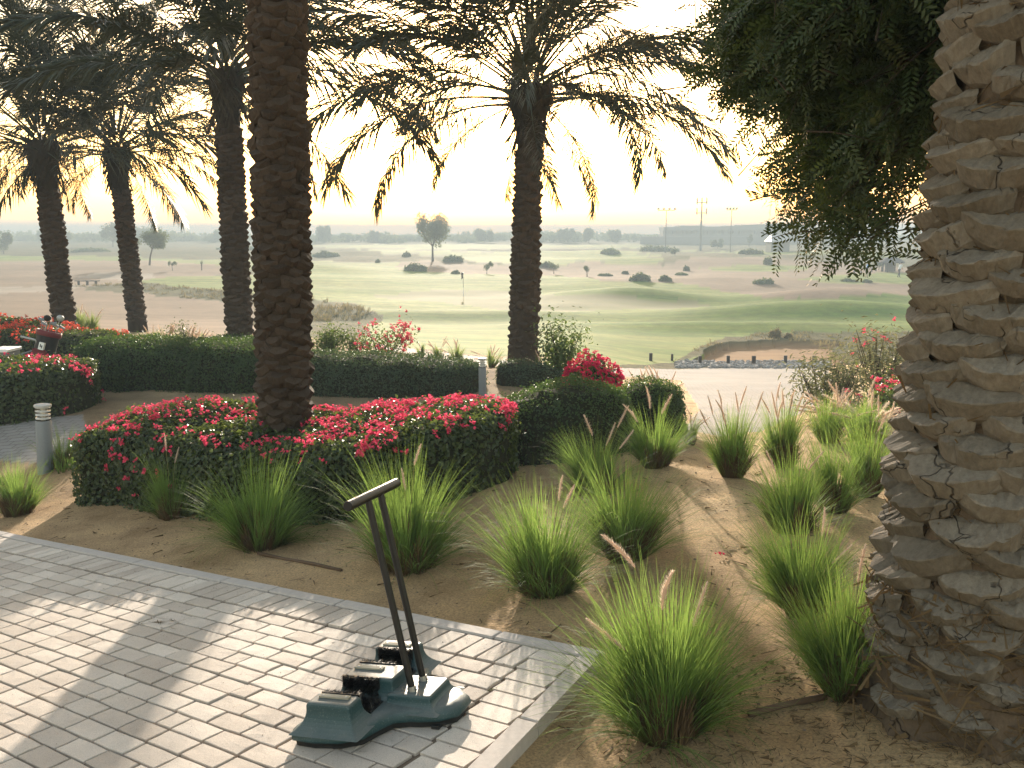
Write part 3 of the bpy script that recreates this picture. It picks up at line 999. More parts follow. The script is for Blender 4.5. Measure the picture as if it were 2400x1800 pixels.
def palm(base, top, r0, r1, label, boots=None, boot_scale=1.0, dz=.012, skip=.5, fronds=48, crown_h=.55, scale=1.0, seed=1, near=False, bulge=.3, cap=300, el=(85, -28), hang=0):
    r = np.random.default_rng(seed)
    base, top = np.array(base, float), np.array(top, float)
    root = empty('date_palm', tuple(base), label, 'palm tree')
    H = top[2] - base[2]
    ax = lambda h: (top - base) * np.array([(h / H) ** .85 if h > 0 else 0, (h / H) ** .85 if h > 0 else 0, 1]) * np.array([1, 1, 0]) + np.array([0, 0, h])
    n, k = int(H / (.06 if near else .1)) + 2, 28 if near else 16
    hs = np.linspace(-.15, H, n)
    rad = lambda h: np.interp(h, [-.15, 0, .35, .8, H - 1.1, H - .55, H - .2, H], [r0 * 1.25, r0 * 1.18, r0 * 1.08, r0, r1, r1 * 1.02, r1 * (1 + bulge), r1 * (1 + bulge * .8)] if fronds else [r0 * 1.3, r0 * 1.22, r0 * 1.05, r0, r1, r1, r1, r1])
    a = np.linspace(0, 2 * np.pi, k, endpoint=False)
    V = []
    for h in hs:
        lump = 1 + (.24 if h < skip + .15 else .07) * fbm(a * 2.2 + 9 * seed, np.full(k, h * (5 if near else 3.5)), 3)
        rr = rad(h) * lump
        V.append(np.c_[rr * np.cos(a), rr * np.sin(a), np.full(k, h)] + ax(max(h, 0)) * np.array([1, 1, 0]))
    V = np.vstack(V)
    Q = [(i * k + j, i * k + (j + 1) % k, (i + 1) * k + (j + 1) % k, (i + 1) * k + j) for i in range(n - 1) for j in range(k)]
    V = np.vstack([V, [ax(H)]])
    T = [(len(V) - 1, (n - 1) * k + j, (n - 1) * k + (j + 1) % k) for j in range(k)]
    link('trunk', mesh_np('trunk', V, Q, T, M['trunk_near'] if near else M['trunk'], True), root)
    # leaf bases spiralling up the trunk
    spots = []
    h, q = skip, 0
    hi = H - (.95 if fronds else .02)
    while h < hi:
        spots.append((h + r.normal(0, .006 if near else .012), q * 2.39996 + r.normal(0, .05 if near else .12)))
        h += dz; q += 1
    to_cam = math.atan2(-base[1], -base[0])
    face = [math.cos(b - to_cam) for _, b in spots]
    order = np.argsort([-f for f in face])
    own = set(order[:cap])
    rest = MB()
    meshes = boots
    for i, (h, b) in enumerate(spots):
        sc = boot_scale * (r.uniform(.9, 1.1) if near else r.uniform(.82, 1.18))
        rr = rad(h) - .012
        if h < skip + .3: sc *= .8
        loc = ax(h) + np.array([rr * math.cos(b), rr * math.sin(b), 0])
        rot = Matrix.Rotation(b, 3, 'Z') @ Matrix.Rotation(r.normal(0, .05 if near else .1), 3, 'X') @ Matrix.Rotation(r.normal(0, .06 if near else .12), 3, 'Y')
        me = meshes[int(r.integers(0, len(meshes)))]
        if i in own and face[i] > -.45:
            link('leaf_base', me, root, tuple(loc), rot.to_euler(), (sc * r.uniform(.9, 1.1), sc * r.uniform(.9, 1.15), sc * r.uniform(.85, 1.15)))
        else:
            co = np.empty(len(me.vertices) * 3); me.vertices.foreach_get('co', co)
            co = co.reshape(-1, 3) * sc @ np.array(rot).T + loc
            rest.add(co, [list(p.vertices) for p in me.polygons])
    if rest.n:
        o = rest.part('leaf_base', boots[0].materials[0], root)
        o['kind'] = 'stuff'
    if near:
        # matted fibre and torn shreds between the leaf bases, thickest at the foot
        V, Q, n4 = [], [], 0
        for i in range(1500):
            h = r.uniform(.0, 3.2) if i < 900 else r.uniform(-.02, .5) ** 1.0
            b = to_cam + r.uniform(-2.0, 2.0)
            c = np.array([math.cos(b), math.sin(b), 0]); tg = np.array([-math.sin(b), math.cos(b), 0])
            rr = rad(h) + (r.uniform(.0, .05) if i < 900 else r.uniform(.0, .10) * (1.2 - h))
            p = ax(max(h, 0)) * np.array([1, 1, 0]) + np.array([0, 0, h]) + c * rr
            d = tg * r.normal(0, 1) + np.array([0, 0, r.normal(0, .7)]) + c * r.normal(.15, .3)
            d /= np.linalg.norm(d)
            w = np.cross(d, c + .3 * r.normal(0, 1, 3)); w /= np.linalg.norm(w)
            l, ww = r.uniform(.015, .07), r.uniform(.001, .004) * (1 if r.random() < .85 else 2.5)
            V += [p - d * l - w * ww, p - d * l + w * ww, p + d * l + w * ww * .4 + c * r.uniform(0, .02), p + d * l - w * ww * .4 + c * r.uniform(0, .02)]
            Q.append((n4, n4 + 1, n4 + 2, n4 + 3)); n4 += 4
        o = link('matted_fibre', mesh_np('matted_fibre', V, Q, None, M['straw']), root); o['kind'] = 'stuff'
    if not fronds: return root
    # fibrous heart under the crown: long thin strands lying over the swelling
    m = MB()
    V, Q, n4 = [], [], 0
    for i in range(260):
        b = r.uniform(0, 2 * np.pi)
        h0 = H - r.uniform(-.15, .6)
        ln = r.uniform(.25, .6)
        c = np.array([math.cos(b), math.sin(b), 0]); tgt = np.array([-math.sin(b), math.cos(b), 0])
        sl = r.normal(0, .35)
        pts = [ax(H) + c * (rad(min(h0 - ln * f, H)) * r.uniform(1.0, 1.12) + .015) + np.array([0, 0, h0 - ln * f - H]) + tgt * sl * ln * f for f in (0, .5, 1)]
        w = r.uniform(.008, .02)
        for p in pts: V += [p - tgt * w, p + tgt * w]
        Q += [(n4, n4 + 1, n4 + 3, n4 + 2), (n4 + 2, n4 + 3, n4 + 5, n4 + 4)]; n4 += 6
    m.add(V, Q)
    m.part('crown_fibre', M['heart'], root)
    for i in range(fronds):
        f = i / (fronds - 1)
        e = math.radians(np.interp(f, [0, .25, .6, 1], [el[0], 60, 28, el[1]]) + r.normal(0, 6))
        low = i >= fronds - hang
        az = i * 2.39996 + r.normal(0, .15)
        kk = int(np.interp(f, [0, .2, .45, .75, 1], [0, 1, 5, 2, 3.4]) + r.uniform(-.3, .7)) if f > .12 else 0
        kk = {0: 0, 1: 1, 2: 5, 3: 2, 4: 3, 5: 4}[min(5, max(0, int(np.interp(f, [0, .15, .4, .65, .85, 1], [0, 1, 2, 3.3, 3.8, 4.4]) + r.uniform(-.5, .6))))]
        me = FRONDS[kk][int(r.integers(0, 2))]
        hh = H + crown_h * (.5 - f * .85)
        if low: e -= math.radians(r.uniform(22, 40)); me = FRONDS[1][i % 2]
        rr = rad(H) * np.interp(f, [0, 1], [.25, .95])
        loc = ax(H) * np.array([1, 1, 0]) + np.array([rr * math.cos(az), rr * math.sin(az), hh])
        rot = Matrix.Rotation(az, 3, 'Z') @ Matrix.Rotation(-e, 3, 'Y') @ Matrix.Rotation(r.normal(0, .35), 3, 'X')
        link('frond', me, root, tuple(loc), rot.to_euler(), scale * (r.uniform(.45, .62) if low else r.uniform(.86, 1.08)))
    return root


def on(x, y, dz=0.0):
    return (x, y, gz(x, y) + dz)


# right at the camera's side: thick trunk with large pale leaf bases
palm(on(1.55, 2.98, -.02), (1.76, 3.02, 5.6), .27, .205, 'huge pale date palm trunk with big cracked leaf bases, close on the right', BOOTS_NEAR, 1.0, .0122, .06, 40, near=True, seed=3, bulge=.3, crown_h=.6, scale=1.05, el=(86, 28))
# behind the flowering hedge
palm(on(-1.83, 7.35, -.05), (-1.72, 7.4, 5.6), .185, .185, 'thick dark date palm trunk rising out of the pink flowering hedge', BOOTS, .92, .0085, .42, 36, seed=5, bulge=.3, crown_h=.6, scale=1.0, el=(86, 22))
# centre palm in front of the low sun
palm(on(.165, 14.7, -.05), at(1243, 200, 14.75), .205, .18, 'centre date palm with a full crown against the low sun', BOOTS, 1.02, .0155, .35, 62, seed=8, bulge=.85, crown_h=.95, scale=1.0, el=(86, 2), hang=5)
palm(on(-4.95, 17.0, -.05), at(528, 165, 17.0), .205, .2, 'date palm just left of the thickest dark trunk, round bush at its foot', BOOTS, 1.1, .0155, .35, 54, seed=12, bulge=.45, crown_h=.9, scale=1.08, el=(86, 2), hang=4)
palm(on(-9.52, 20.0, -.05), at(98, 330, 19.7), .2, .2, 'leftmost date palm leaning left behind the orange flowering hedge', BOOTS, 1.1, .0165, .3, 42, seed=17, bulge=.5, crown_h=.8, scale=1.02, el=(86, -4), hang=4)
palm(on(-8.9, 22.3, -.05), at(273, 345, 22.2), .185, .18, 'slim date palm second from the left edge, with hanging fronds', BOOTS, 1.05, .0165, .3, 42, seed=23, bulge=.5, crown_h=.8, scale=1.02, el=(86, -4), hang=5)


# ------------------------------------------------------------------ leaves, hedges and shrubs
def leaves(P, N, size, r, aspect=.55, spread=.8, fold=.25):
    """one folded diamond leaf per point; N is the way it faces"""
    n = len(P)
    size = np.ones(n) * size if not hasattr(size, '__len__') else size
    d = r.normal(0, 1, (n, 3))
    nv = N + spread * r.normal(0, 1, (n, 3)) * .6
    nv /= np.linalg.norm(nv, axis=1)[:, None] + 1e-9
    d -= nv * (d * nv).sum(1)[:, None]
    d /= np.linalg.norm(d, axis=1)[:, None] + 1e-9
    w = np.cross(nv, d)
    sz = (size * r.uniform(.7, 1.25, n))[:, None]
    a = P - d * sz * .5
    b = P + d * sz * .5 - nv * sz * .12
    c1 = P + w * sz * aspect * .5 + nv * sz * fold * .3
    c2 = P - w * sz * aspect * .5 + nv * sz * fold * .3
    V = np.stack([a, b, c1, c2], 1).reshape(-1, 3)
    i = np.arange(n) * 4
    T = np.concatenate([np.stack([i, i + 2, i + 1], 1), np.stack([i, i + 1, i + 3], 1)])
    return V, T


class Hedge:
    """a clipped hedge swept along a line of (x, y, half width, height)"""
    def __init__(self, line, nexp=4.0, lump=.06, seed=0, endr=.45, zoff=-.05):
        self.L = np.array(line, float)
        d = np.r_[0, np.cumsum(np.hypot(*np.diff(self.L[:, :2], axis=0).T))]
        self.d, self.len, self.nexp, self.lump, self.seed, self.endr, self.zoff = d, d[-1], nexp, lump, seed, endr, zoff

    def surf(self, s, th, k=1.0):
        """s along the line in metres, th from 0 (one foot) over the top to pi; returns point and outward normal"""
        x, y, w, h = [np.interp(s, self.d, self.L[:, i]) for i in range(4)]
        e = .02
        x1, y1 = [np.interp(np.minimum(s + .15, self.len), self.d, self.L[:, i]) for i in range(2)]
        x0, y0 = [np.interp(np.maximum(s - .15, 0), self.d, self.L[:, i]) for i in range(2)]
        tx, ty = x1 - x0, y1 - y0
        ln = np.hypot(tx, ty) + 1e-9
        tx, ty = tx / ln, ty / ln
        end = np.clip(np.minimum(s, self.len - s) / self.endr, 0, 1)
        tap = (1 - (1 - end) ** 2.6) ** (1 / 2.6)
        c, sn = np.cos(th), np.sin(th)
        px = np.sign(c) * np.abs(c) ** (2 / self.nexp)
        pz = np.abs(sn) ** (2 / self.nexp)
        lum = 1 + self.lump * (fbm(s * 1.4 + self.seed, th * 1.2 + 3, 2) + .5 * fbm(s * 5 + self.seed, th * 4, 2))
        ww, hh = w * tap * k * lum, h * (.75 + .25 * tap) * k * lum
        X = x - ty * px * ww
        Y = y + tx * px * ww
        Z = terr(X, Y, False) + self.zoff + pz * hh
        nx = np.sign(c) * np.abs(c) ** (2 - 2 / self.nexp) / np.maximum(w, .05)
        nz = np.abs(sn) ** (2 - 2 / self.nexp) / np.maximum(h, .05)
        ed = (1 - end) * np.sign(s - self.len / 2)
        N = np.stack([-ty * nx + tx * ed * 1.5, tx * nx + ty * ed * 1.5, nz], -1)
        N /= np.linalg.norm(N, axis=-1)[..., None] + 1e-9
        return np.stack([X, Y, Z], -1), N

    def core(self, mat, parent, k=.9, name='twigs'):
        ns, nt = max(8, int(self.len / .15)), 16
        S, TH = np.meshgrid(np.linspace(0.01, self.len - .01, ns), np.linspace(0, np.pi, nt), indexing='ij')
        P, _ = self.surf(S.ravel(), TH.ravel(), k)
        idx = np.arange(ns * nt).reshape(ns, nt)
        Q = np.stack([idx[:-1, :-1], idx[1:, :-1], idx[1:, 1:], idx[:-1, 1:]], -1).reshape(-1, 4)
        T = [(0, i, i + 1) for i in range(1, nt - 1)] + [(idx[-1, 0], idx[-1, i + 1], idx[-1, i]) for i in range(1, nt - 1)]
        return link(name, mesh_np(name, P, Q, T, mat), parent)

    def sample(self, n, r, depth=.08, lo=.02):
        s = r.uniform(0, self.len, n)
        k = int(n * min(.4, .55 * self.endr / self.len * 2))
        e = self.endr * .8 * r.random(k) ** 2.6
        s[:k] = np.where(r.random(k) < .5, e, self.len - e)
        r.shuffle(s)
        # spread evenly round the boxy outline
        w, h = self.L[:, 2].mean(), self.L[:, 3].mean()
        q = r.uniform(0, 2 * w + 2 * h, n)
        px = np.where(q < h, -1, np.where(q > h + 2 * w, 1, (q - h) / w - 1))
        pz = np.where(q < h, q / h, np.where(q > h + 2 * w, (2 * h + 2 * w - q) / h, 1))
        th = np.arctan2(np.abs(pz) ** (self.nexp / 2), np.sign(-px) * np.abs(px) ** (self.nexp / 2))
        P, N = self.surf(s, th)
        P = P - N * np.abs(r.normal(0, depth, n))[:, None] + N * r.uniform(0, .02, n)[:, None]
        return P, N, s, th


def blossom_mesh(mat, seed, size=.05, n=5):
    r = np.random.default_rng(seed)
    V, T, k = [], [], 0
    for i in range(n):
        c = r.normal(0, .28, 3) * size
        c[2] = abs(c[2])
        for b in range(3):
            a = b * 2.094 + r.uniform(0, 6)
            d = np.array([math.cos(a), math.sin(a), r.uniform(.3, 1.3)]); d /= np.linalg.norm(d)
            w = np.cross(d, [0, 0, 1]); w /= np.linalg.norm(w)
            u = np.cross(w, d)
            s = size * r.uniform(.34, .5)
            V += [c, c + d * s * .5 + w * s * .4 + u * s * .12, c + d * s, c + d * s * .5 - w * s * .4 + u * s * .12]
            T += [(k, k + 1, k + 2), (k, k + 2, k + 3)]; k += 4
    return mesh_np('blossom', V, None, T, mat)


BLOOM = {m: [blossom_mesh(M[m], 11 * i + 3, .052) for i in range(5)] for m in ('bract', 'bract_deep', 'bract_orange')}


def add_blooms(h, root, n, r, pick, mat, own, top=True, scale=1.0, name='blossom', depth=.012):
    P, N, s, th = h.sample(n * 12, r, .01)
    keep = pick(P, N, s, th, r)
    P, N = P[keep][:n] + N[keep][:n] * depth, N[keep][:n]
    rest = MB()
    ci = np.argsort([np.hypot(p[0], p[1]) for p in P]) if len(P) else []
    ownset = set(list(ci)[:own])
    for i in range(len(P)):
        nn = Vector(N[i] + r.normal(0, .3, 3) + np.array([0, -.15, .25]))
        q = nn.to_track_quat('Z', 'Y').to_matrix() @ Matrix.Rotation(r.uniform(0, 6.28), 3, 'Z')
        me = BLOOM[mat][int(r.integers(0, 5))]
        sc = scale * r.uniform(.75, 1.3)
        loc = P[i]
        if i in ownset:
            link(name, me, root, tuple(loc), q.to_euler(), sc)
        else:
            co = np.empty(len(me.vertices) * 3); me.vertices.foreach_get('co', co)
            rest.add(co.reshape(-1, 3) * sc @ np.array(q).T + loc, None, [list(p.vertices) for p in me.polygons])
    if rest.n:
        o = rest.part(name, M[mat], root); o['kind'] = 'stuff'


def hedge(line, label, mat, size, dens, seed, name='hedge', cat='hedge', nexp=4.0, lump=.06, depth=.05, aspect=.55, endr=.45, spread=.8, extra=None, core_k=.9):
    r = np.random.default_rng(seed)
    h = Hedge(line, nexp, lump, seed, endr)
    root = empty(name, (0, 0, 0), label, cat)
    c = np.array(line)[:, :2].mean(0)
    root.location = (0, 0, 0)
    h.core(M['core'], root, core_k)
    area = h.len * (2 * h.L[:, 2].mean() + 2 * h.L[:, 3].mean())
    n = int(area * dens)
    P, N, s, th = h.sample(n, r, depth)
    # shoots standing a little proud of the clipped face
    k = int(n * .07)
    P[:k] += N[:k] * (r.random(k) ** 2 * .085)[:, None]
    V, T = leaves(P, N, size, r, aspect, spread)
    o = link('foliage', mesh_np('foliage', V, None, T, mat), root)
    o['kind'] = 'stuff'
    return h, root, r


BOUG = []
# flowering hedge in the middle
h, rt, r = hedge([(-3.66, 8.1, .55, .64), (-3.0, 7.95, .62, .68), (-2.3, 7.6, .78, .66), (-1.7, 7.3, .88, .61), (-1.1, 7.1, .92, .62), (-.5, 6.87, .86, .61), (-.1, 6.67, .62, .61)],
                 'long clipped hedge with bright pink flowers on top, in front of the grass tufts', M['leaf_boug'], .042, 3000, 31, 'bougainvillea_hedge', 'flowering hedge', 5.0, .10, .045, .7, .4)


def pick_mid(P, N, s, th, r):
    px = np.array([to_px(p)[0] for p in P])
    dens = np.interp(px, [150, 300, 420, 560, 640, 740, 800, 1000, 1150, 1220], [.12, .3, .42, .45, .35, .62, 1.0, 1.0, .85, .5])
    cl = sstep(.38, .62, vnoise(P[:, 0] * 5.2 + 3, P[:, 1] * 5.2))
    top = N[:, 2] > .55
    edge = (N[:, 2] <= .55) & (P[:, 2] > terr(P[:, 0], P[:, 1], False) + .45)
    low = (px > 240) & (px < 420) & (P[:, 2] > terr(P[:, 0], P[:, 1], False) + .1)
    rr = r.random(len(P))
    return (top & (rr < dens * (cl * .93 + .07))) | (edge & (rr < .13 * dens)) | (low & (rr < .10))


add_blooms(h, rt, 880, r, pick_mid, 'bract', 300, scale=.86)
# flowering hedge at the left
h, rt, r = hedge([(-8.8, 11.9, .85, .64), (-7.2, 11.7, .95, .64), (-6.1, 11.6, .9, .64), (-5.35, 11.5, .75, .64)],
                 'dark clipped hedge with scattered red flowers behind the left bollard light', M['leaf_boug'], .05, 1900, 37, 'bougainvillea_hedge', 'flowering hedge', 5.0, .10, .05, .7, .45)


def pick_left(P, N, s, th, r):
    cl = sstep(.38, .6, vnoise(P[:, 0] * 2.6 + 9, P[:, 1] * 2.6 + P[:, 2] * 2))
    rr = r.random(len(P))
    hz = P[:, 2] - terr(P[:, 0], P[:, 1], False)
    right = P[:, 0] > -5.25
    return ((N[:, 2] > .4) & (rr < .5 * cl)) | ((N[:, 2] <= .4) & (rr < .10 * cl)) | (right & (rr < .45))


add_blooms(h, rt, 230, r, pick_left, 'bract', 230, scale=1.15)
# orange flowering hedges far left
h, rt, r = hedge([(-13.5, 18.2, .9, .8), (-11.2, 18.2, .9, .75), (-9.6, 17.8, .8, .55), (-8.2, 17.2, .7, .5)],
                 'low hedge with orange red flowers around the leftmost palm', M['leaf_boug'], .07, 800, 41, 'bougainvillea_hedge', 'flowering hedge', 3.0, .16, .07, .7, .6)
pk = lambda P, N, s, th, r: (N[:, 2] > .3) & (r.random(len(P)) < .6 * sstep(.4, .62, vnoise(P[:, 0] * 1.6 + 20, P[:, 1] * 1.6)))
add_blooms(h, rt, 200, r, pk, 'bract_orange', 0, scale=1.7)
h, rt, r = hedge([(-10.4, 16.3, .5, .52), (-8.6, 16.2, .6, .56), (-7.2, 16.1, .6, .55), (-6.5, 16.0, .45, .45)],
                 'dark hedge topped with red flowers behind the golf bag', M['leaf_boug'], .055, 1300, 43, 'bougainvillea_hedge', 'flowering hedge', 4.0, .12, .06, .7, .5)
pk = lambda P, N, s, th, r: (N[:, 2] > .5) & (r.random(len(P)) < .9 * sstep(.35, .55, vnoise(P[:, 0] * 1.5 + 2, P[:, 1] * 1.5)))
add_blooms(h, rt, 190, r, pk, 'bract_orange', 0, scale=1.5)
# clipped green hedges
hedge([(-6.35, 13.7, .85, .68), (-5.4, 13.75, .95, .69), (-4.2, 13.6, .95, .67), (-3.1, 13.2, .85, .62)], 'long clipped green hedge behind the palm trunks, left of the thickest one', M['leaf_box'], .036, 3000, 47, 'clipped_hedge', 'hedge', 3.6, .10, .06, .6, .5)
hedge([(-3.3, 13.1, .75, .56), (-2.2, 12.9, .8, .54), (-1.2, 12.6, .8, .5), (-.42, 12.3, .55, .44)], 'dusty dark green hedge behind the pink flowers, ending at the small bollard', M['leaf_grey'], .034, 3000, 53, 'clipped_hedge', 'hedge', 3.0, .12, .06, .55, .5)
hedge([(-.18, 12.9, .45, .42), (.3, 13.1, .5, .40), (.85, 13.3, .35, .28)], 'low dusty green hedge at the foot of the centre palm', M['leaf_grey'], .034, 2800, 59, 'clipped_hedge', 'hedge', 2.4, .14, .06, .55, .5)
hedge([(-.75, 8.7, .35, .3), (-.3, 8.35, .55, .40), (.25, 8.05, .68, .62), (.62, 8.0, .66, .68), (.95, 8.15, .55, .60)], 'rounded clipped hedge with sunlit top to the right of the pink flowers', M['leaf_box'], .026, 5200, 61, 'clipped_hedge', 'hedge', 3.0, .10, .04, .6, .5)
hedge([(.98, 8.75, .42, .52), (1.3, 8.85, .5, .62), (1.62, 8.95, .42, .55)], 'small rounded clipped hedge at the right end, beside the path', M['leaf_box'], .026, 5200, 67, 'clipped_hedge', 'hedge', 2.6, .08, .04, .6, .45)
hedge([(-5.5, 16.6, .45, .42), (-4.95, 16.5, .55, .46), (-4.35, 16.5, .42, .42)], 'small round clipped bush around the foot of a palm', M['leaf_box'], .04, 2600, 71, 'clipped_bush', 'bush', 2.2, .10, .05, .6, .5)


def shrub(x, y, w, hgt, label, mat, size, n, seed, name='shrub', blooms=None, nb=0, aspect=.5, stems=9, loose=.5, bscale=1.6):
    r = np.random.default_rng(seed)
    z = gz(x, y)
    root = empty(name, (x, y, z), label, 'shrub')
    m = MB()
    tips = []
    for i in range(stems):
        a, e = r.uniform(0, 6.28), r.uniform(.25, 1.0)
        d = np.array([math.cos(a) * w * .5 * e, math.sin(a) * w * .5 * e, hgt * r.uniform(.6, 1.02)])
        pts = [np.array([0, 0, -.03]) + d * f * np.array([1, 1, 1]) + r.normal(0, .02, 3) * (f > 0) for f in (0, .35, .7, 1)]
        m.tube(pts, [.012, .009, .006, .003], 5, False)
        tips.append(pts)
    m.part('stem', M['twig'], root)
    P, N = [], []
    for i in range(n):
        pts = tips[int(r.integers(0, stems))]
        f = r.uniform(.3, 1.0) ** .7 * 3
        k = min(2, int(f))
        p = pts[k] + (pts[k + 1] - pts[k]) * (f - k)
        q = p + r.normal(0, 1, 3) * np.array([w, w, hgt]) * .11 * (1 + loose * r.random())
        q[2] = abs(q[2])
        P.append(q); d = q - np.array([0, 0, hgt * .4]); N.append(d / (np.linalg.norm(d) + 1e-6) + np.array([0, 0, .4]))
    P, N = np.array(P), np.array(N)
    V, T = leaves(P, N, size, r, aspect, 1.0)
    o = link('foliage', mesh_np('foliage', V, None, T, mat), root); o['kind'] = 'stuff'
    if blooms:
        rest = MB()
        sel = r.integers(0, n, nb * 3)
        sel = [i for i in sel if np.linalg.norm(P[i] / np.array([w, w, hgt]) - np.array([0, 0, .45])) > .36][:nb]
        for i in sel:
            me = BLOOM[blooms][int(r.integers(0, 5))]
            co = np.empty(len(me.vertices) * 3); me.vertices.foreach_get('co', co)
            rest.add(co.reshape(-1, 3) * bscale * r.uniform(.7, 1.3) + P[i] * 1.04 + np.array([0, -.02, 0]), None, [list(p.vertices) for p in me.polygons])
        if rest.n:
            o = rest.part('blossom', M[blooms], root); o['kind'] = 'stuff'
    return root


shrub(.70, 13.6, .85, .95, 'leafy green shrub right of the centre palm, behind the magenta flowers', M['leaf_shrub'], .065, 1500, 81, 'leafy_shrub', stems=14)
h, rt, r = hedge([(.62, 10.55, .34, .62), (.92, 10.5, .42, .74), (1.2, 10.45, .3, .55)], 'rounded magenta bougainvillea bush above the clipped hedge', M['leaf_boug'], .045, 2200, 83, 'bougainvillea_bush', 'flowering bush', 2.2, .2, .06, .7, .4)
add_blooms(h, rt, 560, r, lambda P, N, s, th, r: (r.random(len(P)) < .8) & (P[:, 2] - terr(P[:, 0], P[:, 1], False) > .1), 'bract_deep', 300, scale=1.05, depth=.02)
shrub(-3.25, 16.2, .8, .62, 'round dark green bush right of the thickest trunk', M['leaf_shrub'], .05, 1700, 85, 'round_bush', stems=14, loose=.2)
shrub(-2.72, 16.4, .55, .55, 'smaller green bush between the round bush and the red flowers', M['leaf_shrub'], .05, 800, 86, 'round_bush', stems=10, loose=.2)
shrub(-2.15, 15.6, .85, .78, 'straggly bush with red flowers beside the path, left of centre', M['leaf_shrub'], .055, 900, 87, 'flowering_shrub', 'bract', 130, stems=12, bscale=1.5)
shrub(3.62, 10.6, .9, .78, 'grey green oleander bush beside the path, next to the right palm', M['oleander'], .085, 1500, 91, 'oleander_bush', None, 0, .2, stems=30)
shrub(4.65, 11.6, 1.1, 1.1, 'tall oleander bush with sparse pink flowers behind the grey one', M['oleander'], .085, 1700, 92, 'oleander_bush', 'bract', 14, .2, stems=34, bscale=1.4)
shrub(3.85, 9.4, .7, .55, 'low bush with pink flowers half hidden by the right palm trunk', M['leaf_shrub'], .05, 700, 93, 'flowering_shrub', 'bract', 60, stems=12, bscale=1.3)
shrub(-5.9, 16.9, .5, .62, 'thin twiggy plant in front of the second palm from the left', M['leaf_boug'], .05, 300, 95, 'twiggy_plant', stems=12, loose=.8)


# ------------------------------------------------------------------ fountain grass
def plume_mesh(seed, L=.13, w=.0105):
    r = np.random.default_rng(seed)
    m = MB()
    zz = np.linspace(0, L, 7)
    bend = r.normal(0, .12, 2)
    ctr = lambda z: np.array([bend[0] * z * z / L, bend[1] * z * z / L, z])
    m.tube([ctr(z) for z in zz], [w * .35 * math.sin(math.pi * min(.97, .12 + .85 * k / 6)) + .0008 for k in range(7)], 5, True)
    V, T, n = [], [], 0
    for i in range(260):
        z = r.uniform(.0, L * .97)
        a = r.uniform(0, 6.28)
        env = math.sin(math.pi * min(.97, .15 + .8 * z / L)) ** .6
        ln = w * 1.9 * env * r.uniform(.6, 1.2)
        d = np.array([math.cos(a), math.sin(a), r.uniform(.5, 1.1)]); d /= np.linalg.norm(d)
        t = np.array([-math.sin(a), math.cos(a), 0]) * .0011
        c = ctr(z)
        V += [c - t, c + t, c + d * ln]
        T.append((n, n + 1, n + 2)); n += 3
    m.add(V, None, T)
    return m.mesh('plume', M['plume'])


PLUMES = [plume_mesh(200 + i) for i in range(5)]


def blades(r, n, rad, L, spread, wid, droop=1.0, up=.0, seg=6, base_h=.0, bald=0.0):
    """arching grass blades from a small round foot"""
    k = max(8, n // 22)                         # tillers: blades come up in small bunches
    ta, tq = r.uniform(0, 2 * np.pi, k), np.sqrt(r.random(k))
    if bald:
        tf = (np.sin(ta) < -.15) & (tq > .5) & (r.random(k) < bald)
        ta[tf] = ta[tf] + np.pi
    pick = r.integers(0, k, n)
    a = ta[pick] + r.normal(0, .12, n)
    q = np.clip(tq[pick] + r.normal(0, .05, n), 0, 1)
    bx, by = rad * q * np.cos(a), rad * q * np.sin(a)
    aa = a + r.normal(0, .38, k)[pick] + r.normal(0, .16, n)
    lean = np.clip((q ** 1.1) * spread * .85 * r.uniform(.1, 1.25, k)[pick] + np.abs(r.normal(0, .07, n)), .01, 1.45)
    ln = L * (.42 + .62 * r.random(k) ** 1.3)[pick] * r.uniform(.6, 1.15, n)
    s = np.linspace(0, 1, seg + 1)
    th = lean[:, None] + (droop * (.12 + lean[:, None]) * r.uniform(.3, 1.4, n)[:, None]) * s[None] ** 1.8
    th = np.minimum(th, 2.5)
    ds = ln[:, None] / seg
    hx = np.concatenate([np.zeros((n, 1)), np.cumsum(np.sin((th[:, 1:] + th[:, :-1]) / 2) * ds, 1)], 1)
    hz = np.concatenate([np.zeros((n, 1)), np.cumsum(np.cos((th[:, 1:] + th[:, :-1]) / 2) * ds, 1)], 1)
    tw = aa[:, None] + r.normal(0, .25, n)[:, None] * s[None]
    X = bx[:, None] + hx * np.cos(tw)
    Y = by[:, None] + hx * np.sin(tw)
    Z = np.maximum(hz + base_h, .004)
    wd = wid * r.uniform(.7, 1.2, n)[:, None] * np.array([.8, 1, .95, .85, .7, .5, .12][:seg + 1])[None]
    pa = aa + np.pi / 2 + r.normal(0, .6, n)
    wx, wy = np.cos(pa)[:, None] * wd, np.sin(pa)[:, None] * wd
    A = np.stack([X - wx / 2, Y - wy / 2, Z], -1)
    B = np.stack([X + wx / 2, Y + wy / 2, Z], -1)
    V = np.stack([A, B], 2).reshape(-1, 3)
    base = (np.arange(n) * (seg + 1) * 2)[:, None]
    k = np.arange(seg)[None] * 2
    Q = np.stack([base + k, base + k + 1, base + k + 3, base + k + 2], -1).reshape(-1, 4)
    al = np.tile(np.repeat(s, 2)[None], (n, 1)).ravel()
    tips = np.stack([X[:, -1], Y[:, -1], Z[:, -1]], -1)
    return V, Q, al, tips


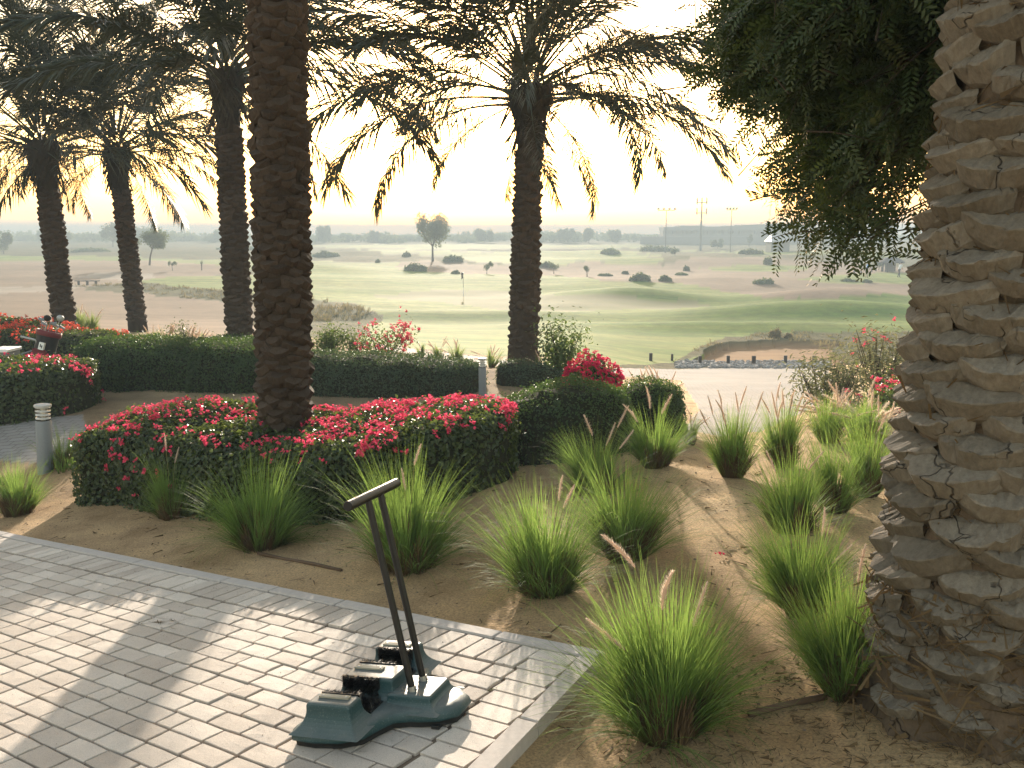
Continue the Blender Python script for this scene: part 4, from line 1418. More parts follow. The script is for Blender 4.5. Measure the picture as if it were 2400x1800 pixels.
def tuft(px, py, top, half, label, seed, n=1100, plumes=(), rnd=0, spread=1.0, straw=.3, group=None, wid=.0032, mat='blade', face=True, ph=.13, name='fountain_grass', yy=None, tall=1.0, bald=.75):
    """px, py foot; top of the leaves; half width of the spray, all as measured in the photograph"""
    r = np.random.default_rng(seed)
    g = gp(px, py) if yy is None else None
    if g is None:
        q = at(px, py, yy); g = np.array([q[0], q[1], gz(q[0], q[1])])
    dep = g[1] * CP - (g[2] - CAM_H) * SP
    hgt = max(.12, (py - top) / FPX * dep * 1.02)
    hw = half / FPX * dep
    rad = hw * .34
    root = empty(name, tuple(g - np.array([0, 0, .01])), label, 'grass tuft', group)
    L = hgt * 1.02
    V, Q, al, tips = blades(r, int(n * 1.15), rad, L * tall, spread, wid * 1.0, 1.25, bald=bald)
    o = link('blades', mesh_np('blades', V, Q, None, M[mat], False, {'along': al}), root); o['kind'] = 'stuff'
    if straw > 0:
        ns = int(n * straw)
        V, Q, al, _ = blades(r, ns * 2, rad * 1.05, hgt * .42, .5, wid * .9, .5, seg=3)
        o = link('dead_blades', mesh_np('dead_blades', V, Q, None, M['straw']), root); o['kind'] = 'stuff'
    lst = [(dx / FPX * dep, dz / FPX * dep, ln) for dx, dz, ln in plumes]
    for i in range(rnd):
        lst.append((r.normal(0, hw * .45), hgt * r.uniform(.92, 1.22), r.uniform(-.35, .35)))
    for dx, h, ln in lst:
        me = PLUMES[int(r.integers(0, 5))]
        b = np.array([dx * .25, r.normal(0, rad * .3), .05])
        tip = np.array([dx, r.normal(0, hw * .25) if rnd else r.normal(0, .03), max(.1, h - ph * .8)])
        mid = (b + tip) / 2 + np.array([-dx * .10, 0, .04])
        st = MB().tube([b, mid, tip], [.0022, .0018, .0014], 4, False)
        o = st.part('plume', [M['stalk'], M['plume']], root)
        d = Vector(tip - mid); d.normalize()
        d = (d + Vector((ln, 0, 0))).normalized()
        q = d.to_track_quat('Z', 'Y').to_matrix()
        co = np.empty(len(me.vertices) * 3); me.vertices.foreach_get('co', co)
        co = co.reshape(-1, 3) * (ph / .13) @ np.array(q).T + tip
        st.add(co, [list(p.vertices) for p in me.polygons if len(p.vertices) == 4], [list(p.vertices) for p in me.polygons if len(p.vertices) == 3])
        mesh = st.mesh('plume', [M['stalk'], M['plume']])
        nq = 8
        mi = np.ones(len(mesh.polygons), np.int32); mi[:nq] = 0
        mesh.polygons.foreach_set('material_index', mi)
        o.data = mesh
    return root


K = 2400 / 2212.0
def T(x, y, t, hw, label, seed, **kw): return tuft(x * K, y * K, t * K, hw * K, label, seed, **kw)


T(1438, 1588, 1235, 175, 'largest fountain grass tuft, spilling over the corner of the terrace kerb', 301, n=3600, plumes=((52, 375, -.05), (-22, 420, .02), (-78, 500, -.55), (-95, 290, -.3)), straw=.3, spread=1.12, wid=.0034, ph=.17)
T(1825, 1500, 1225, 120, 'bright tall grass tuft leaning against the foot of the thick right palm', 302, n=2400, plumes=((25, 345, .05),), straw=.25, spread=.75, ph=.14)
T(1735, 1325, 1095, 105, 'grass tuft with dark mown base, second in line from the right palm', 303, n=1900, plumes=((35, 245, -.1), (60, 180, .1)), straw=.35, spread=.9, ph=.13)
T(1710, 1150, 955, 95, 'grass tuft in the middle of the right row, one pale round plume on top', 304, n=1500, plumes=((22, 205, .3), (-40, 190, 0)), spread=.95)
T(1800, 1105, 930, 62, 'dark based tuft behind the middle one of the right row', 3041, n=1000, straw=.5, spread=.8)
T(1872, 1068, 880, 55, 'tuft half hidden behind the right palm trunk, thin plumes at its edge', 305, n=1100, rnd=4, straw=.5, spread=.7)
T(1690, 1008, 862, 58, 'upright tuft with pink plumes and brown thatch facing the terrace, against the path', 306, n=1300, rnd=11, straw=.8, spread=.55, ph=.15)
T(1582, 1030, 868, 62, 'tall upright tuft standing alone against the pale path, brown hollow at its foot', 307, n=1500, rnd=8, straw=.8, spread=.5, ph=.15)
T(1790, 955, 850, 55, 'tuft with long buff plumes leaning right, between the path and the palm', 308, n=1000, plumes=((60, 110, .6), (85, 95, .9), (50, 80, .8), (100, 60, .8)), rnd=3, spread=.7, ph=.2)
T(1868, 955, 845, 55, 'tuft with drooping buff plumes beside the right palm trunk', 309, n=900, plumes=((-40, 105, -.9), (10, 100, .7), (30, 70, .5)), rnd=2, spread=.7, ph=.2)
T(1352, 1205, 960, 100, 'dense tuft with a brown domed base in the middle of the bed', 310, n=2000, straw=.6, spread=.95, ph=.13)
T(1178, 1280, 1020, 135, 'wide arching tuft with twin pale plumes, right of the black T handle', 311, n=2200, plumes=((30, 275, -.1), (38, 270, .18)), straw=.25, spread=1.15)
T(880, 1232, 965, 132, 'wide arching tuft directly behind the black T handle', 312, n=2300, plumes=((20, 300, .2), (-2, 240, -.05)), straw=.2, spread=1.15)
T(562, 1185, 975, 110, 'full round tuft at the bed edge, left of the black T handle', 313, n=2000, straw=.3, spread=1.1)
T(370, 1120, 965, 72, 'narrow upright tuft in front of the left end of the pink flowering hedge', 314, n=1300, plumes=((-2, 195, 0), (14, 165, .1)), straw=.25, spread=.95)
T(38, 1112, 985, 75, 'tuft cut by the left edge of the picture, beside the tall bollard light', 315, n=1300, straw=.6, spread=.9)
T(138, 1010, 905, 45, 'loose thin tuft right of the tall bollard light', 3151, n=420, straw=.4, spread=1.0)
T(1290, 1062, 915, 92, 'blue green tuft in front of the rounded hedge, with upright tan plumes', 316, n=1500, plumes=((45, 205, .05), (20, 160, .15), (52, 150, 0)), rnd=1, spread=1.0, ph=.17)
T(1415, 1008, 870, 72, 'tuft against the right end of the rounded hedge, three plumes above it', 317, n=1300, plumes=((-15, 185, .12), (10, 175, .3), (-40, 150, 0)), straw=.4, spread=.8, ph=.18)
T(1492, 962, 893, 24, 'small dark tuft at the end of the rounded hedge by the path', 318, n=450, rnd=5, straw=.4, spread=.55, ph=.12)
# beyond the hedges
T(1420, 842, 765, 52, 'plumed tuft left of the path, beyond the rounded hedge', 319, n=900, rnd=16, straw=.2, spread=.8, ph=.24, yy=12.2, mat='blade_far', wid=.006)
T(1385, 832, 765, 40, 'dull olive tuft behind the magenta bush, pale plumes leaning', 320, n=600, rnd=7, straw=.3, spread=.8, ph=.24, yy=12.8, mat='blade_far', wid=.006)
T(1175, 812, 765, 34, 'small tuft with pale plumes at the right foot of the centre palm', 321, n=450, rnd=7, straw=.3, spread=.7, ph=.22, yy=14.2, mat='blade_far', wid=.007)
for k, (x, y, hw, Y) in enumerate(((1800, 868, 36, 9.7), (1832, 866, 36, 9.4), (1862, 872, 34, 9.0), (1888, 874, 30, 8.6), (1845, 890, 34, 8.3), (1900, 905, 30, 8.0))):
    T(x, y + 35, y - 35, hw, ['pink plumed tuft at the left of the plume thicket by the path', 'second pink plumed tuft of the thicket, in front of the oleander', 'third pink plumed tuft of the thicket, under the pink flowered bush', 'pink plumed tuft of the thicket touching the right palm trunk',
      'lower pink plumed tuft at the front of the thicket', 'lowest pink plumed tuft of the thicket, partly behind the trunk'][k], 330 + k, n=420, rnd=24, straw=.1, spread=.7, ph=.28, yy=Y, mat='blade_far', wid=.005, group='plumed tufts beside the path')
for k, (x, y, t, hw, Y, np_) in enumerate(((172, 700, 665, 16, 21, 2), (198, 700, 668, 15, 21, 2), (333, 718, 690, 26, 17.5, 5), (366, 720, 688, 26, 17.2, 8), (398, 722, 692, 26, 17.0, 7), (430, 725, 697, 24, 16.8, 6), (135, 768, 742, 26, 14.0, 1))):
    T(x, y + 22, t, hw, ['small pale tuft behind the orange hedge, right of the leftmost palm', 'small pale tuft behind the orange hedge, next one to the right', 'first plumed tuft behind the green hedge, right of the second palm', 'second plumed tuft behind the green hedge with most plumes',
      'third plumed tuft behind the green hedge', 'fourth plumed tuft behind the green hedge, by the round bush', 'yellow green tuft behind the left flowering hedge, near the golf bag'][k], 350 + k, n=420, rnd=np_, straw=.1, spread=.8, ph=.25, yy=Y, mat='blade_far', wid=.008, name='plumed_grass')
for k, (x, y, t, hw, Y) in enumerate(((910, 775, 757, 16, 18.5), (948, 778, 748, 18, 18.0), (985, 785, 752, 20, 17.5), (1060, 792, 762, 24, 16.0))):
    T(x, y + 12, t, hw, ['tiny pale tuft on the path edge right of the red flowers', 'second tiny tuft on the path edge', 'third tiny plumed tuft on the path edge', 'wispy tuft beside the left foot of the centre palm'][k], 370 + k, n=260, rnd=5, straw=.1, spread=.7, ph=.2, yy=Y, mat='blade_far', wid=.009, name='plumed_grass')


# ------------------------------------------------------------------ shoe brush stand on the terrace
def shoe_brush():
    O = np.array([-0.32772011, 3.15154032, 0.0])
    O[2] = plane_z(O[0], O[1])
    ca, sa = math.cos(R(17)), math.sin(R(17))
    U = D2 * ca + D1 * sa
    Vv = -D2 * sa + D1 * ca
    B = Matrix([list(r) for r in np.stack([U, Vv, NRM], 1)]).to_3x3()
    if B.determinant() < 0:
        raise ValueError('axes')
    root = empty('shoe_brush_stand', tuple(O + NRM * .003), 'dusty blue green golf shoe brush stand with black bristles and black T handle', 'shoe brush', None, B.to_euler())
    half = [(0, -.178), (.055, -.175), (.10, -.125), (.118, -.06), (.122, -.02), (.145, .035), (.20, .06), (.275, .085), (.318, .15), (.332, .25), (.325, .325), (.30, .343), (.19, .335), (.15, .30), (.11, .285), (.07, .30), (.03, .325), (0, .33)]
    out = np.array(half + [(-x, y) for x, y in half[-2:0:-1]])
    n = len(out)
    c = np.array([0, .10])
    # the moulded base: skirt, rounded shoulder, gently domed deck
    def ring(k, z, dz=0):
        q = c + (out - c) * k
        return np.c_[q, np.full(n, z) + dz]
    rings = [ring(.965, .0), ring(.97, .018), ring(1.0, .022), ring(1.005, .030), ring(.985, .046), ring(.955, .054), ring(.86, .060), ring(.6, .066), ring(.3, .068)]
    V = np.vstack(rings + [[[c[0], c[1], .068]]])
    Q = [(a * n + i, a * n + (i + 1) % n, (a + 1) * n + (i + 1) % n, (a + 1) * n + i) for a in range(len(rings) - 1) for i in range(n)]
    Tt = [(len(rings) * n, (len(rings) - 1) * n + i, (len(rings) - 1) * n + (i + 1) % n) for i in range(n)]
    me = mesh_np('base', V, Q, Tt, [M['plastic'], M['black_rubber']], True)
    mi = np.zeros(len(me.polygons), np.int32); mi[:n * 1] = 1
    me.polygons.foreach_set('material_index', mi)
    b = link('base', me, root)

    # housings: a frustum block flaring at the foot
    def block(name, u, v0, v1, w, zt, flare, par):
        hs = np.linspace(.045, zt - .006, 9)
        prof = [(1.0 + flare * (1 - (z - .045) / (zt - .051)) ** 3 - .0, z) for z in hs] + [(.93, zt - .001), (.86, zt)]
        m = MB()
        Vb = []
        vc, vl, ul = (v0 + v1) / 2, (v1 - v0) / 2, w / 2
        for k, z in prof:
            e = .012
            for sx, sy in ((-1, -1), (1, -1), (1, 1), (-1, 1)):
                Vb.append((u + sx * (ul + (k - 1) * .09), vc + sy * (vl + (k - 1) * .09), z))
        Qb = [(a * 4 + i, a * 4 + (i + 1) % 4, (a + 1) * 4 + (i + 1) % 4, (a + 1) * 4 + i) for a in range(len(prof) - 1) for i in range(4)]
        Qb.append(tuple((len(prof) - 1) * 4 + i for i in range(4)))
        m.add(Vb, Qb)
        o = m.part(name, M['plastic'], par)
        bv = o.modifiers.new('soft', 'BEVEL'); bv.width = .006; bv.segments = 2; bv.limit_method = 'ANGLE'
        return o
    ZT = .142
    for u, v0, v1, w in ((-.245, .115, .285, .085), (.245, .115, .285, .085), (0.0, .07, .275, .125)):
        block('brush_housing', u, v0, v1, w, ZT, .55, root)
    block('handle_deck', 0, -.085, .085, .17, .098, .45, root)
    # brushes standing on the sides of the two channels and lying along their floors
    r = np.random.default_rng(5)

    def brush(u, sgn, v0, v1):
        m = MB()
        m.box((u - sgn * .004, (v0 + v1) / 2, .112), (.006, v1 - v0, .066))
        Vb, Tb, k = [], [], 0
        for i in range(1500):
            y, z = r.uniform(v0 + .004, v1 - .004), r.uniform(.078, .148)
            ln = r.uniform(.016, .024)
            t = np.array([0, r.normal(0, 1), r.normal(0, 1)]) * .0012
            a = np.array([u, y, z]); bb = a + np.array([sgn * ln, r.normal(0, .003), r.normal(0, .003)])
            Vb += [a - t, a + t, bb]; Tb.append((k, k + 1, k + 2)); k += 3
        m.add(Vb, None, Tb)
        m.part('side_brush', M['bristle'], root)
    for u, sg in ((-.199, 1), (-.066, -1), (.066, 1), (.199, -1)):
        brush(u, sg, .12, .27)
    for u in (-.133, .133):
        m = MB()
        m.box((u, .20, .066), (.09, .2, .012))
        Vb, Tb, k = [], [], 0
        for i in range(2200):
            a = np.array([u + r.uniform(-.042, .042), r.uniform(.105, .33), .07])
            bb = a + np.array([r.normal(0, .004), r.normal(0, .004), r.uniform(.018, .026)])
            t = np.array([r.normal(0, 1), r.normal(0, 1), 0]) * .0011
            Vb += [a - t, a + t, bb]; Tb.append((k, k + 1, k + 2)); k += 3
        m.add(Vb, None, Tb)
        m.part('floor_brush', M['bristle'], root)
    for u in (-.245, .245, 0.0):
        link('backing_strip', MB().box((0, 0, 0), (.022, .115, .006)).mesh('backing_strip', M['tan_strip']), root, (u + (.012 if u <= 0 else -.012), .2, ZT + .0035))
    for o_ in [c for c in root.children if c.name.startswith(('brush_housing', 'handle_deck'))]:
        for p_ in o_.data.polygons: p_.use_smooth = False
    # handle: two posts in steel collars, a fat bar across
    top = np.array([0.0, .105, .80])
    for sg in (-1, 1):
        p0, p1 = np.array([sg * .045, 0.0, .085]), np.array([sg * .046, .103, .795])
        link('post', MB().tube([p0, p0 * .5 + p1 * .5, p1], .0125, 12).mesh('post', M['black_metal'], False), root)
        d = (p1 - p0) / np.linalg.norm(p1 - p0)
        col = link('collar', MB().tube([p0 + d * -.002, p0 + d * .03], .0155, 12).mesh('collar', M['steel']), root)
        link('bolt', MB().tube([p0 + d * .018 + np.array([0, -.018, 0]), p0 + d * .018 + np.array([0, .018, 0])], .0035, 6).mesh('bolt', M['black_metal']), col)
    g = MB()
    g.tube([(-.18, .105, .80), (-.178, .105, .80), (.178, .105, .80), (.18, .105, .80)], [.0150, .0178, .0178, .0150], 16)
    g.part('handle_bar', M['black_metal'], root, smooth=False)
    link('drain_badge', MB().lathe([(.0, .1005), (.015, .1005), (.018, .0985), (.02, .0975)], (-.05, .055, 0), 14).mesh('drain_badge', M['plastic']), root)
    for u in (-.245, .245, 0.0):
        for v in (.155, .245):
            link('screw', MB().lathe([(0, .0022), (.003, .002), (.0045, 0)], k=8).mesh('screw', M['steel']), root, (u + (.012 if u <= 0 else -.012), v, ZT + .0065))
    link('foot', MB().box((0, 0, .004), (.05, .03, .012)).mesh('foot', M['black_rubber']), root, (-.09, -.11, .0))
    link('foot', MB().box((0, 0, .004), (.05, .03, .012)).mesh('foot', M['black_rubber']), root, (.09, -.11, .0))


shoe_brush()


# ------------------------------------------------------------------ bollard lights
def bollard(x, y, hgt, dia, label, tilt=0.0, seed=0):
    z = gz(x, y)
    root = empty('bollard_light', (x, y, z), label, 'bollard light', None, (0, tilt, 0))
    rr = dia / 2
    lh = hgt * .23
    MB().lathe([(rr * .93, -.06), (rr * .93, hgt - lh - .008), (rr * .88, hgt - lh)], k=24).part('post', M['grey_alu'], root, smooth=True)
    MB().lathe([(rr * .25, hgt - lh), (rr * .25, hgt - .02)], k=20).part('lamp_tube', M['white'], root, smooth=True)
    g = MB().lathe([(rr * .9, hgt - lh), (rr * .9, hgt - .018)], k=24).part('glass', M['glass'], root, smooth=True)
    for i in range(4):
        zz = hgt - lh + (i + .5) * lh / 4.3
        MB().lathe([(rr * .5, zz + .010), (rr * .88, zz - .002), (rr * .88, zz + .001), (rr * .5, zz + .013)], k=24).part('louvre', M['white'], root, smooth=True)
    MB().lathe([(0, hgt + .004), (rr * .9, hgt + .003), (rr * 1.03, hgt - .003), (rr * 1.03, hgt - .02), (rr * .9, hgt - .022), (0, hgt - .022)], k=24).part('cap', M['cap_grey'], root)


g = gp(107, 1108)
bollard(g[0], g[1], .66, .152, 'tall grey bollard light with clear louvred head, at the left before the hedge', R(2), 1)
bollard(-.375, 11.75, .50, .105, 'small grey bollard light standing in front of the dusty hedge, left of the centre palm', 0, 2)

# low grass mound at the foot of the big bollard
rr_ = np.random.default_rng(77)
pts = []
for i in range(9):
    pts.append((g[0] + rr_.normal(.12, .22), g[1] + rr_.normal(-.05, .12)))
Vs, Qs, As, nn_ = [], [], [], 0
for (x, y) in pts:
    V, Q, al, _ = blades(rr_, 90, .12, .2, 1.3, .004, 1.0)
    V = V + np.array([x, y, gz(x, y)])
    Vs.append(V); Qs.append(Q + nn_); As.append(al); nn_ += len(V)
o = link('ground_grass', mesh_np('ground_grass', np.vstack(Vs), np.vstack(Qs), None, M['blade'], False, {'along': np.concatenate(As)}))
tag(o, 'thin low grass growing at the foot of the tall bollard light', 'grass', None, 'stuff')


# ------------------------------------------------------------------ near tree with feathery leaves
def near_tree():
    r = np.random.default_rng(19)
    bx, by = 2.75, 5.0
    bz = gz(bx, by)
    root = empty('feathery_tree', (bx, by, bz), 'dark tree with feathery compound leaves hanging beside the huge right palm trunk', 'tree')
    off = np.array([bx, by, bz])
    m = MB()
    m.tube([(0, 0, -.1), (.03, 0, .8), (-.02, .02, 1.8), (.02, 0, 2.7)], [.13, .1, .085, .07], 10)
    m.part('trunk', M['twig'], root, smooth=True)
    # outline of the hanging crown, facing the terrace
    O = [(1672, -140), (1668, 10), (1690, 60), (1720, 112), (1790, 150), (1815, 205), (1795, 270), (1840, 300), (1840, 350), (1825, 400), (1845, 440), (1812, 500), (1830, 545), (1815, 600), (1838, 640), (1880, 662), (1920, 668), (1960, 655), (2000, 640), (2040, 610), (2075, 600), (2110, 606), (2150, 600), (2200, 560), (2300, 520), (2420, 480), (2420, -140)]
    Ow = np.array([at(px, py, 4.3)[[0, 2]] for px, py in [(a + 70, b - (80 if a < 1900 else (150 if a < 1960 else 330)) if b > 300 else b) for a, b in O]])
    lo, hi = Ow.min(0), Ow.max(0)
    V, Tr, n = [], [], 0
    low = np.array([at(px, py, 4.3) for px, py in ((1600, 500), (1790, 560), (1860, 640), (1905, 668), (1945, 668), (1975, 640), (1990, 600), (2060, 592), (2110, 600), (2200, 560), (2400, 520))])
    BX, BZ = low[:, 0], low[:, 2]                # the ragged lower edge of the crown
    BV, BQ = MB(), 0
    # limbs
    limbs = []
    for (tx, ty, tz) in ((1.1, 4.2, 2.75), (1.35, 4.5, 2.2), (1.7, 4.0, 2.9), (2.0, 4.6, 2.3), (2.3, 4.3, 3.0), (1.25, 4.7, 3.2), (1.6, 4.2, 2.4), (2.1, 3.9, 2.6)):
        a = np.array([0.0, 0, 2.3 + .3 * r.random()])
        b = np.array([tx, ty, tz]) - off
        mid = (a + b) / 2 + np.array([0, 0, .45])
        link('branch', MB().tube([a, a * .5 + mid * .5 + np.array([0, 0, .1]), mid, mid * .5 + b * .5 + np.array([0, 0, .06]), b], [.035, .028, .02, .013, .006], 6, False).mesh('branch', M['twig'], True), root)
    # drooping sprigs, each with two rows of compound leaves
    cnt, tries = 0, 0
    clumps = []
    while len(clumps) < 120:
        x, z = r.uniform(lo[0], hi[0]), r.uniform(lo[1], hi[1])
        if in_poly(Ow, np.array([x]), np.array([z]))[0]: clumps.append((x, z, 4.3 + np.clip(r.normal(0, .4), -.75, .9)))
    leafV, leafT = [], []
    while cnt < 1750 and tries < 60000:
        tries += 1
        cl = clumps[int(r.integers(0, len(clumps)))]
        x, z, y = cl[0] + r.normal(0, .10), cl[1] + r.normal(0, .085), cl[2] + r.normal(0, .12)
        if not in_poly(Ow, np.array([x]), np.array([z]))[0] and r.random() < .6: continue
        P0 = np.array([x, y, z])
        # scale so that depth keeps a rounded crown
        d = np.array([r.normal(-.65, .45), r.normal(-.15, .45), r.normal(-.38, .38)])
        d /= np.linalg.norm(d)
        L = r.uniform(.22, .42)
        S = P0 - d * L
        cnt += 1
        nl = int(r.integers(5, 9))
        pts = [S + d * L * f + np.array([0, 0, -.06 * f * f]) for f in np.linspace(0, 1, 4)]
        BV.tube([p - off for p in pts], [.004, .003, .002, .0012], 4, False)
        for k in range(nl):
            f = (k + .5) / nl
            o = pts[0] + (pts[-1] - pts[0]) * f
            side = np.cross(d, r.normal(0, 1, 3)); side /= np.linalg.norm(side)
            ax = d * .6 + side * .85 + np.array([0, 0, -.22]); ax /= np.linalg.norm(ax)
            l1 = r.uniform(.13, .2)
            tp = o + ax * l1 * .9
            if tp[2] < np.interp(tp[0], BX, BZ): continue
            wv = np.cross(ax, r.normal(0, 1, 3)); wv /= np.linalg.norm(wv)
            nv = np.cross(ax, wv)
            npair = 9
            for j in range(npair):
                g = .1 + .9 * (j + .5) / npair
                c = o + ax * l1 * g + np.array([0, 0, -.03 * g * g])
                ll = .042 * (1 - .35 * abs(g - .45) * 1.4) * r.uniform(.85, 1.1)
                for sg in (-1, 1):
                    dd = wv * sg * .82 + ax * .57 + nv * r.normal(0, .12)
                    pw = ax * .0075
                    leafV += [c, c + dd * ll * .5 + pw, c + dd * ll, c + dd * ll * .5 - pw]
                    leafT += [(n, n + 1, n + 2), (n, n + 2, n + 3)]; n += 4
    o = BV.part('sprig', M['twig'], root); o['kind'] = 'stuff'
    Vv = np.array(leafV) - off
    o = link('crown', mesh_np('crown', Vv, None, np.array(leafT), M['leaf_tree']), root); o['kind'] = 'stuff'


near_tree()


# ------------------------------------------------------------------ golf bag behind the left hedge
def golf_bag():
    x, y = -7.15, 14.0
    z = gz(x, y)
    root = empty('golf_bag', (x, y, z), 'black and dark red golf bag full of clubs behind the left flowering hedge', 'golf bag', None, (R(-8), R(14), 0))
    MB().lathe([(.0, .0), (.15, .0), (.16, .05), (.15, .35), (.155, .62), (.17, .66), (.165, .70), (.10, .70), (0, .66)], k=18).part('bag_body', M['bag_black'], root, smooth=True)
    MB().lathe([(.172, .655), (.18, .67), (.18, .73), (.165, .735), (.160, .70)], k=18).part('bag_collar', M['bag_red'], root, smooth=True)
    m = MB().box((0, -.165, .30), (.2, .06, .3), ch=.02)
    m.part('pocket', M['bag_red'], root)
    b = MB().box((.02, -.176, .5), (.075, .05, .11)).part('badge', M['white'], root)
    # the small mark printed on the badge
    mk = MB().box((.02, -.203, .50), (.03, .004, .012)).box((.008, -.203, .508), (.01, .004, .045)).box((.032, -.203, .492), (.01, .004, .045)).part('badge_mark', M['bag_black'], b)
    r = np.random.default_rng(3)
    for i in range(9):
        a = r.uniform(0, 6.28)
        p0 = np.array([math.cos(a) * .06, math.sin(a) * .06, .5])
        p1 = np.array([math.cos(a) * .13 + r.normal(.02, .04), math.sin(a) * .1, r.uniform(.80, .9)])
        c = link('club', MB().tube([p0, p1], .006, 6).mesh('club', M['grey_alu']), root)
        hd = np.array([[.0, 0, 0], [.085, .01, .03], [.09, .0, -.015], [.01, 0, -.025]])
        if i < 2:
            p1 = p1 + np.array([.06, 0, .07])
            c.data = MB().tube([p0, p1], .006, 6).mesh('club', M['steel'])
            link('head_cover' if i else 'club_head', MB().lathe([(0, -.045), (.035, -.035), (.055, 0), (.05, .03), (.025, .05), (0, .052)], tuple(p1), 12).mesh('club_head', M['black_rubber'] if i else M['cap_grey'], True), c)
        else:
            sg = r.choice([-1, 1])
            V = [p1 + hd[k] * np.array([sg, 1, 1]) + np.array([0, s * .008, 0]) for s in (-1, 1) for k in range(4)]
            link('club_head', MB().add(V, [(0, 1, 2, 3), (4, 7, 6, 5), (0, 4, 5, 1), (1, 5, 6, 2), (2, 6, 7, 3), (3, 7, 4, 0)]).mesh('club_head', M['grey_alu']), c)
    t = MB().tube([(-.35, -.1, .56), (-.12, -.1, .56)], .016, 8).tube([(-.12, -.1, .56), (-.02, -.1, .4)], .012, 8).part('trolley_arm', M['cap_grey'], root)
    f = MB().tube([(-.3, -.05, .3), (-.1, -.05, .42)], .012, 8).tube([(-.3, -.05, .3), (-.05, -.05, .1)], .012, 8).part('trolley_frame', M['grey_alu'], root)
    for s in (-1, 1):
        w = MB().lathe([(.05, -.02), (.11, -.025), (.125, -.015), (.125, .015), (.11, .025), (.05, .02)], k=16).part('wheel', M['black_rubber'], root, (.1 * s - .12, .12, .12), (0, R(90), 0))
    MB().box((.21, -.17, .29), (.1, .05, .03), ch=.01).part('foot_clip', M['white'], root)


golf_bag()
q = at(14, 852, 14.3)
bx = empty('white_box', (q[0], q[1], gz(q[0], q[1])), 'white topped box at the left edge, beside the golf bag', 'box')
hz = max(.2, at(18, 815, 14.3)[2] - gz(q[0], q[1]))
MB().box((0, 0, hz * .45), (.26, .4, hz * .9)).part('box_body', M['grey_alu'], bx)
MB().box((0, 0, hz * .95), (.3, .44, hz * .1), ch=.01).part('lid', M['white'], bx)


# ------------------------------------------------------------------ hoses, fallen bits
def hose(pts, rad, label, name='irrigation_hose'):
    P = [np.array([p[0], p[1], gz(p[0], p[1]) + rad * (.5 if k % 2 else .9)]) for k, p in enumerate(pts)]
    o = link(name, MB().tube(P, rad, 8).mesh(name, M['hose'], True))
    tag(o, label, 'hose')


A, B_ = gp(605, 1300), gp(800, 1340)
hose([A, A * .66 + B_ * .34, A * .33 + B_ * .67, B_], .011, 'thin brown irrigation hose lying on the sand left of the T handle')
A, B_ = gp(1755, 1680), gp(1935, 1640)
hose([A, A * .6 + B_ * .4 + np.array([0, .01, 0]), B_], .012, 'dark grey hose end lying beside the foot of the right palm')
A, B_ = gp(185, 834), gp(232, 836)
hose([A, (A + B_) / 2, B_], .03, 'dark pipe on the ground between the left hedges')
q = gp(1687, 1306)
o = link('fallen_blossom', BLOOM['bract_deep'][1], None, (q[0], q[1], q[2] + .006), (.3, .2, 1), .7)
tag(o, 'single fallen magenta blossom on the sand right of the grass row', 'blossom')

rr_ = np.random.default_rng(99)
V, Q, n = [], [], 0
for i in range(3600):
    if i < 1500:
        x, y = rr_.uniform(-4.5, 3.5), rr_.uniform(2.3, 8.5)
    else:
        x, y = rr_.uniform(.35, 1.7), rr_.uniform(2.1, 3.5)
    s, t = terr_st(np.array([x]), np.array([y]))
    if not (t[0] < -.02 or s[0] > SKEW * t[0] + .02): continue
    z = gz(x, y) + .004
    a = rr_.uniform(0, 6.28)
    l, w = (rr_.uniform(.006, .05), rr_.uniform(.0012, .004)) if i < 1500 else (rr_.uniform(.004, .022), rr_.uniform(.0008, .0018))
    d, e = np.array([math.cos(a), math.sin(a), rr_.normal(0, .12)]), np.array([-math.sin(a), math.cos(a), 0])
    c = np.array([x, y, z])
    V += [c - d * l - e * w, c - d * l + e * w, c + d * l + e * w * .5 + np.array([0, 0, abs(rr_.normal(0, .006))]), c + d * l - e * w * .5]
    Q.append((n, n + 1, n + 2, n + 3)); n += 4
tag(link('straw_litter', mesh_np('straw_litter', V, Q, None, M['straw'])), 'bits of straw and dead grass lying on the sandy bed', 'litter', None, 'stuff')
pts = []
for i in range(900):
    x, y = rr_.uniform(-4.5, 3.2), rr_.uniform(2.3, 8.0)
    s_, t_ = terr_st(np.array([x]), np.array([y]))
    if (t_[0] < -.03 or s_[0] > SKEW * t_[0] + .03) and vnoise(np.array([x * 1.5]), np.array([y * 1.5]))[0] > rr_.uniform(.3, .7):
        pts.append((x, y, gz(x, y) + .008))
P_ = np.array(pts)
V, Tt = leaves(P_, np.tile([0, 0, 1.0], (len(P_), 1)), .026, rr_, .5, .35)
tag(link('fallen_leaves', mesh_np('fallen_leaves', V, None, Tt, M['straw'])), 'small dry brown leaves lying on the sandy bed', 'leaf litter', None, 'stuff')
V, Tt, n = [], [], 0
for i in range(2200):
    x, y = rr_.uniform(-4.5, 3.2), rr_.uniform(2.3, 7.5)
    s, t = terr_st(np.array([x]), np.array([y]))
    if not (t[0] < -.02 or s[0] > SKEW * t[0] + .02): continue
    c = np.array([x, y, gz(x, y)])
    k = rr_.uniform(.002, .007) * (1.6 if rr_.random() < .05 else 1)
    q = [c + np.array(v) * k * rr_.uniform(.7, 1.3, 3) for v in ((1, 0, 0), (0, 1, 0), (-1, 0, 0), (0, -1, 0), (0, 0, .8))]
    V += q
    Tt += [(n, n + 1, n + 4), (n + 1, n + 2, n + 4), (n + 2, n + 3, n + 4), (n + 3, n, n + 4)]; n += 5
tag(link('soil_crumbs', mesh_np('soil_crumbs', V, None, Tt, M['joint'])), 'small crumbs of soil scattered over the sandy bed', 'soil', None, 'stuff')


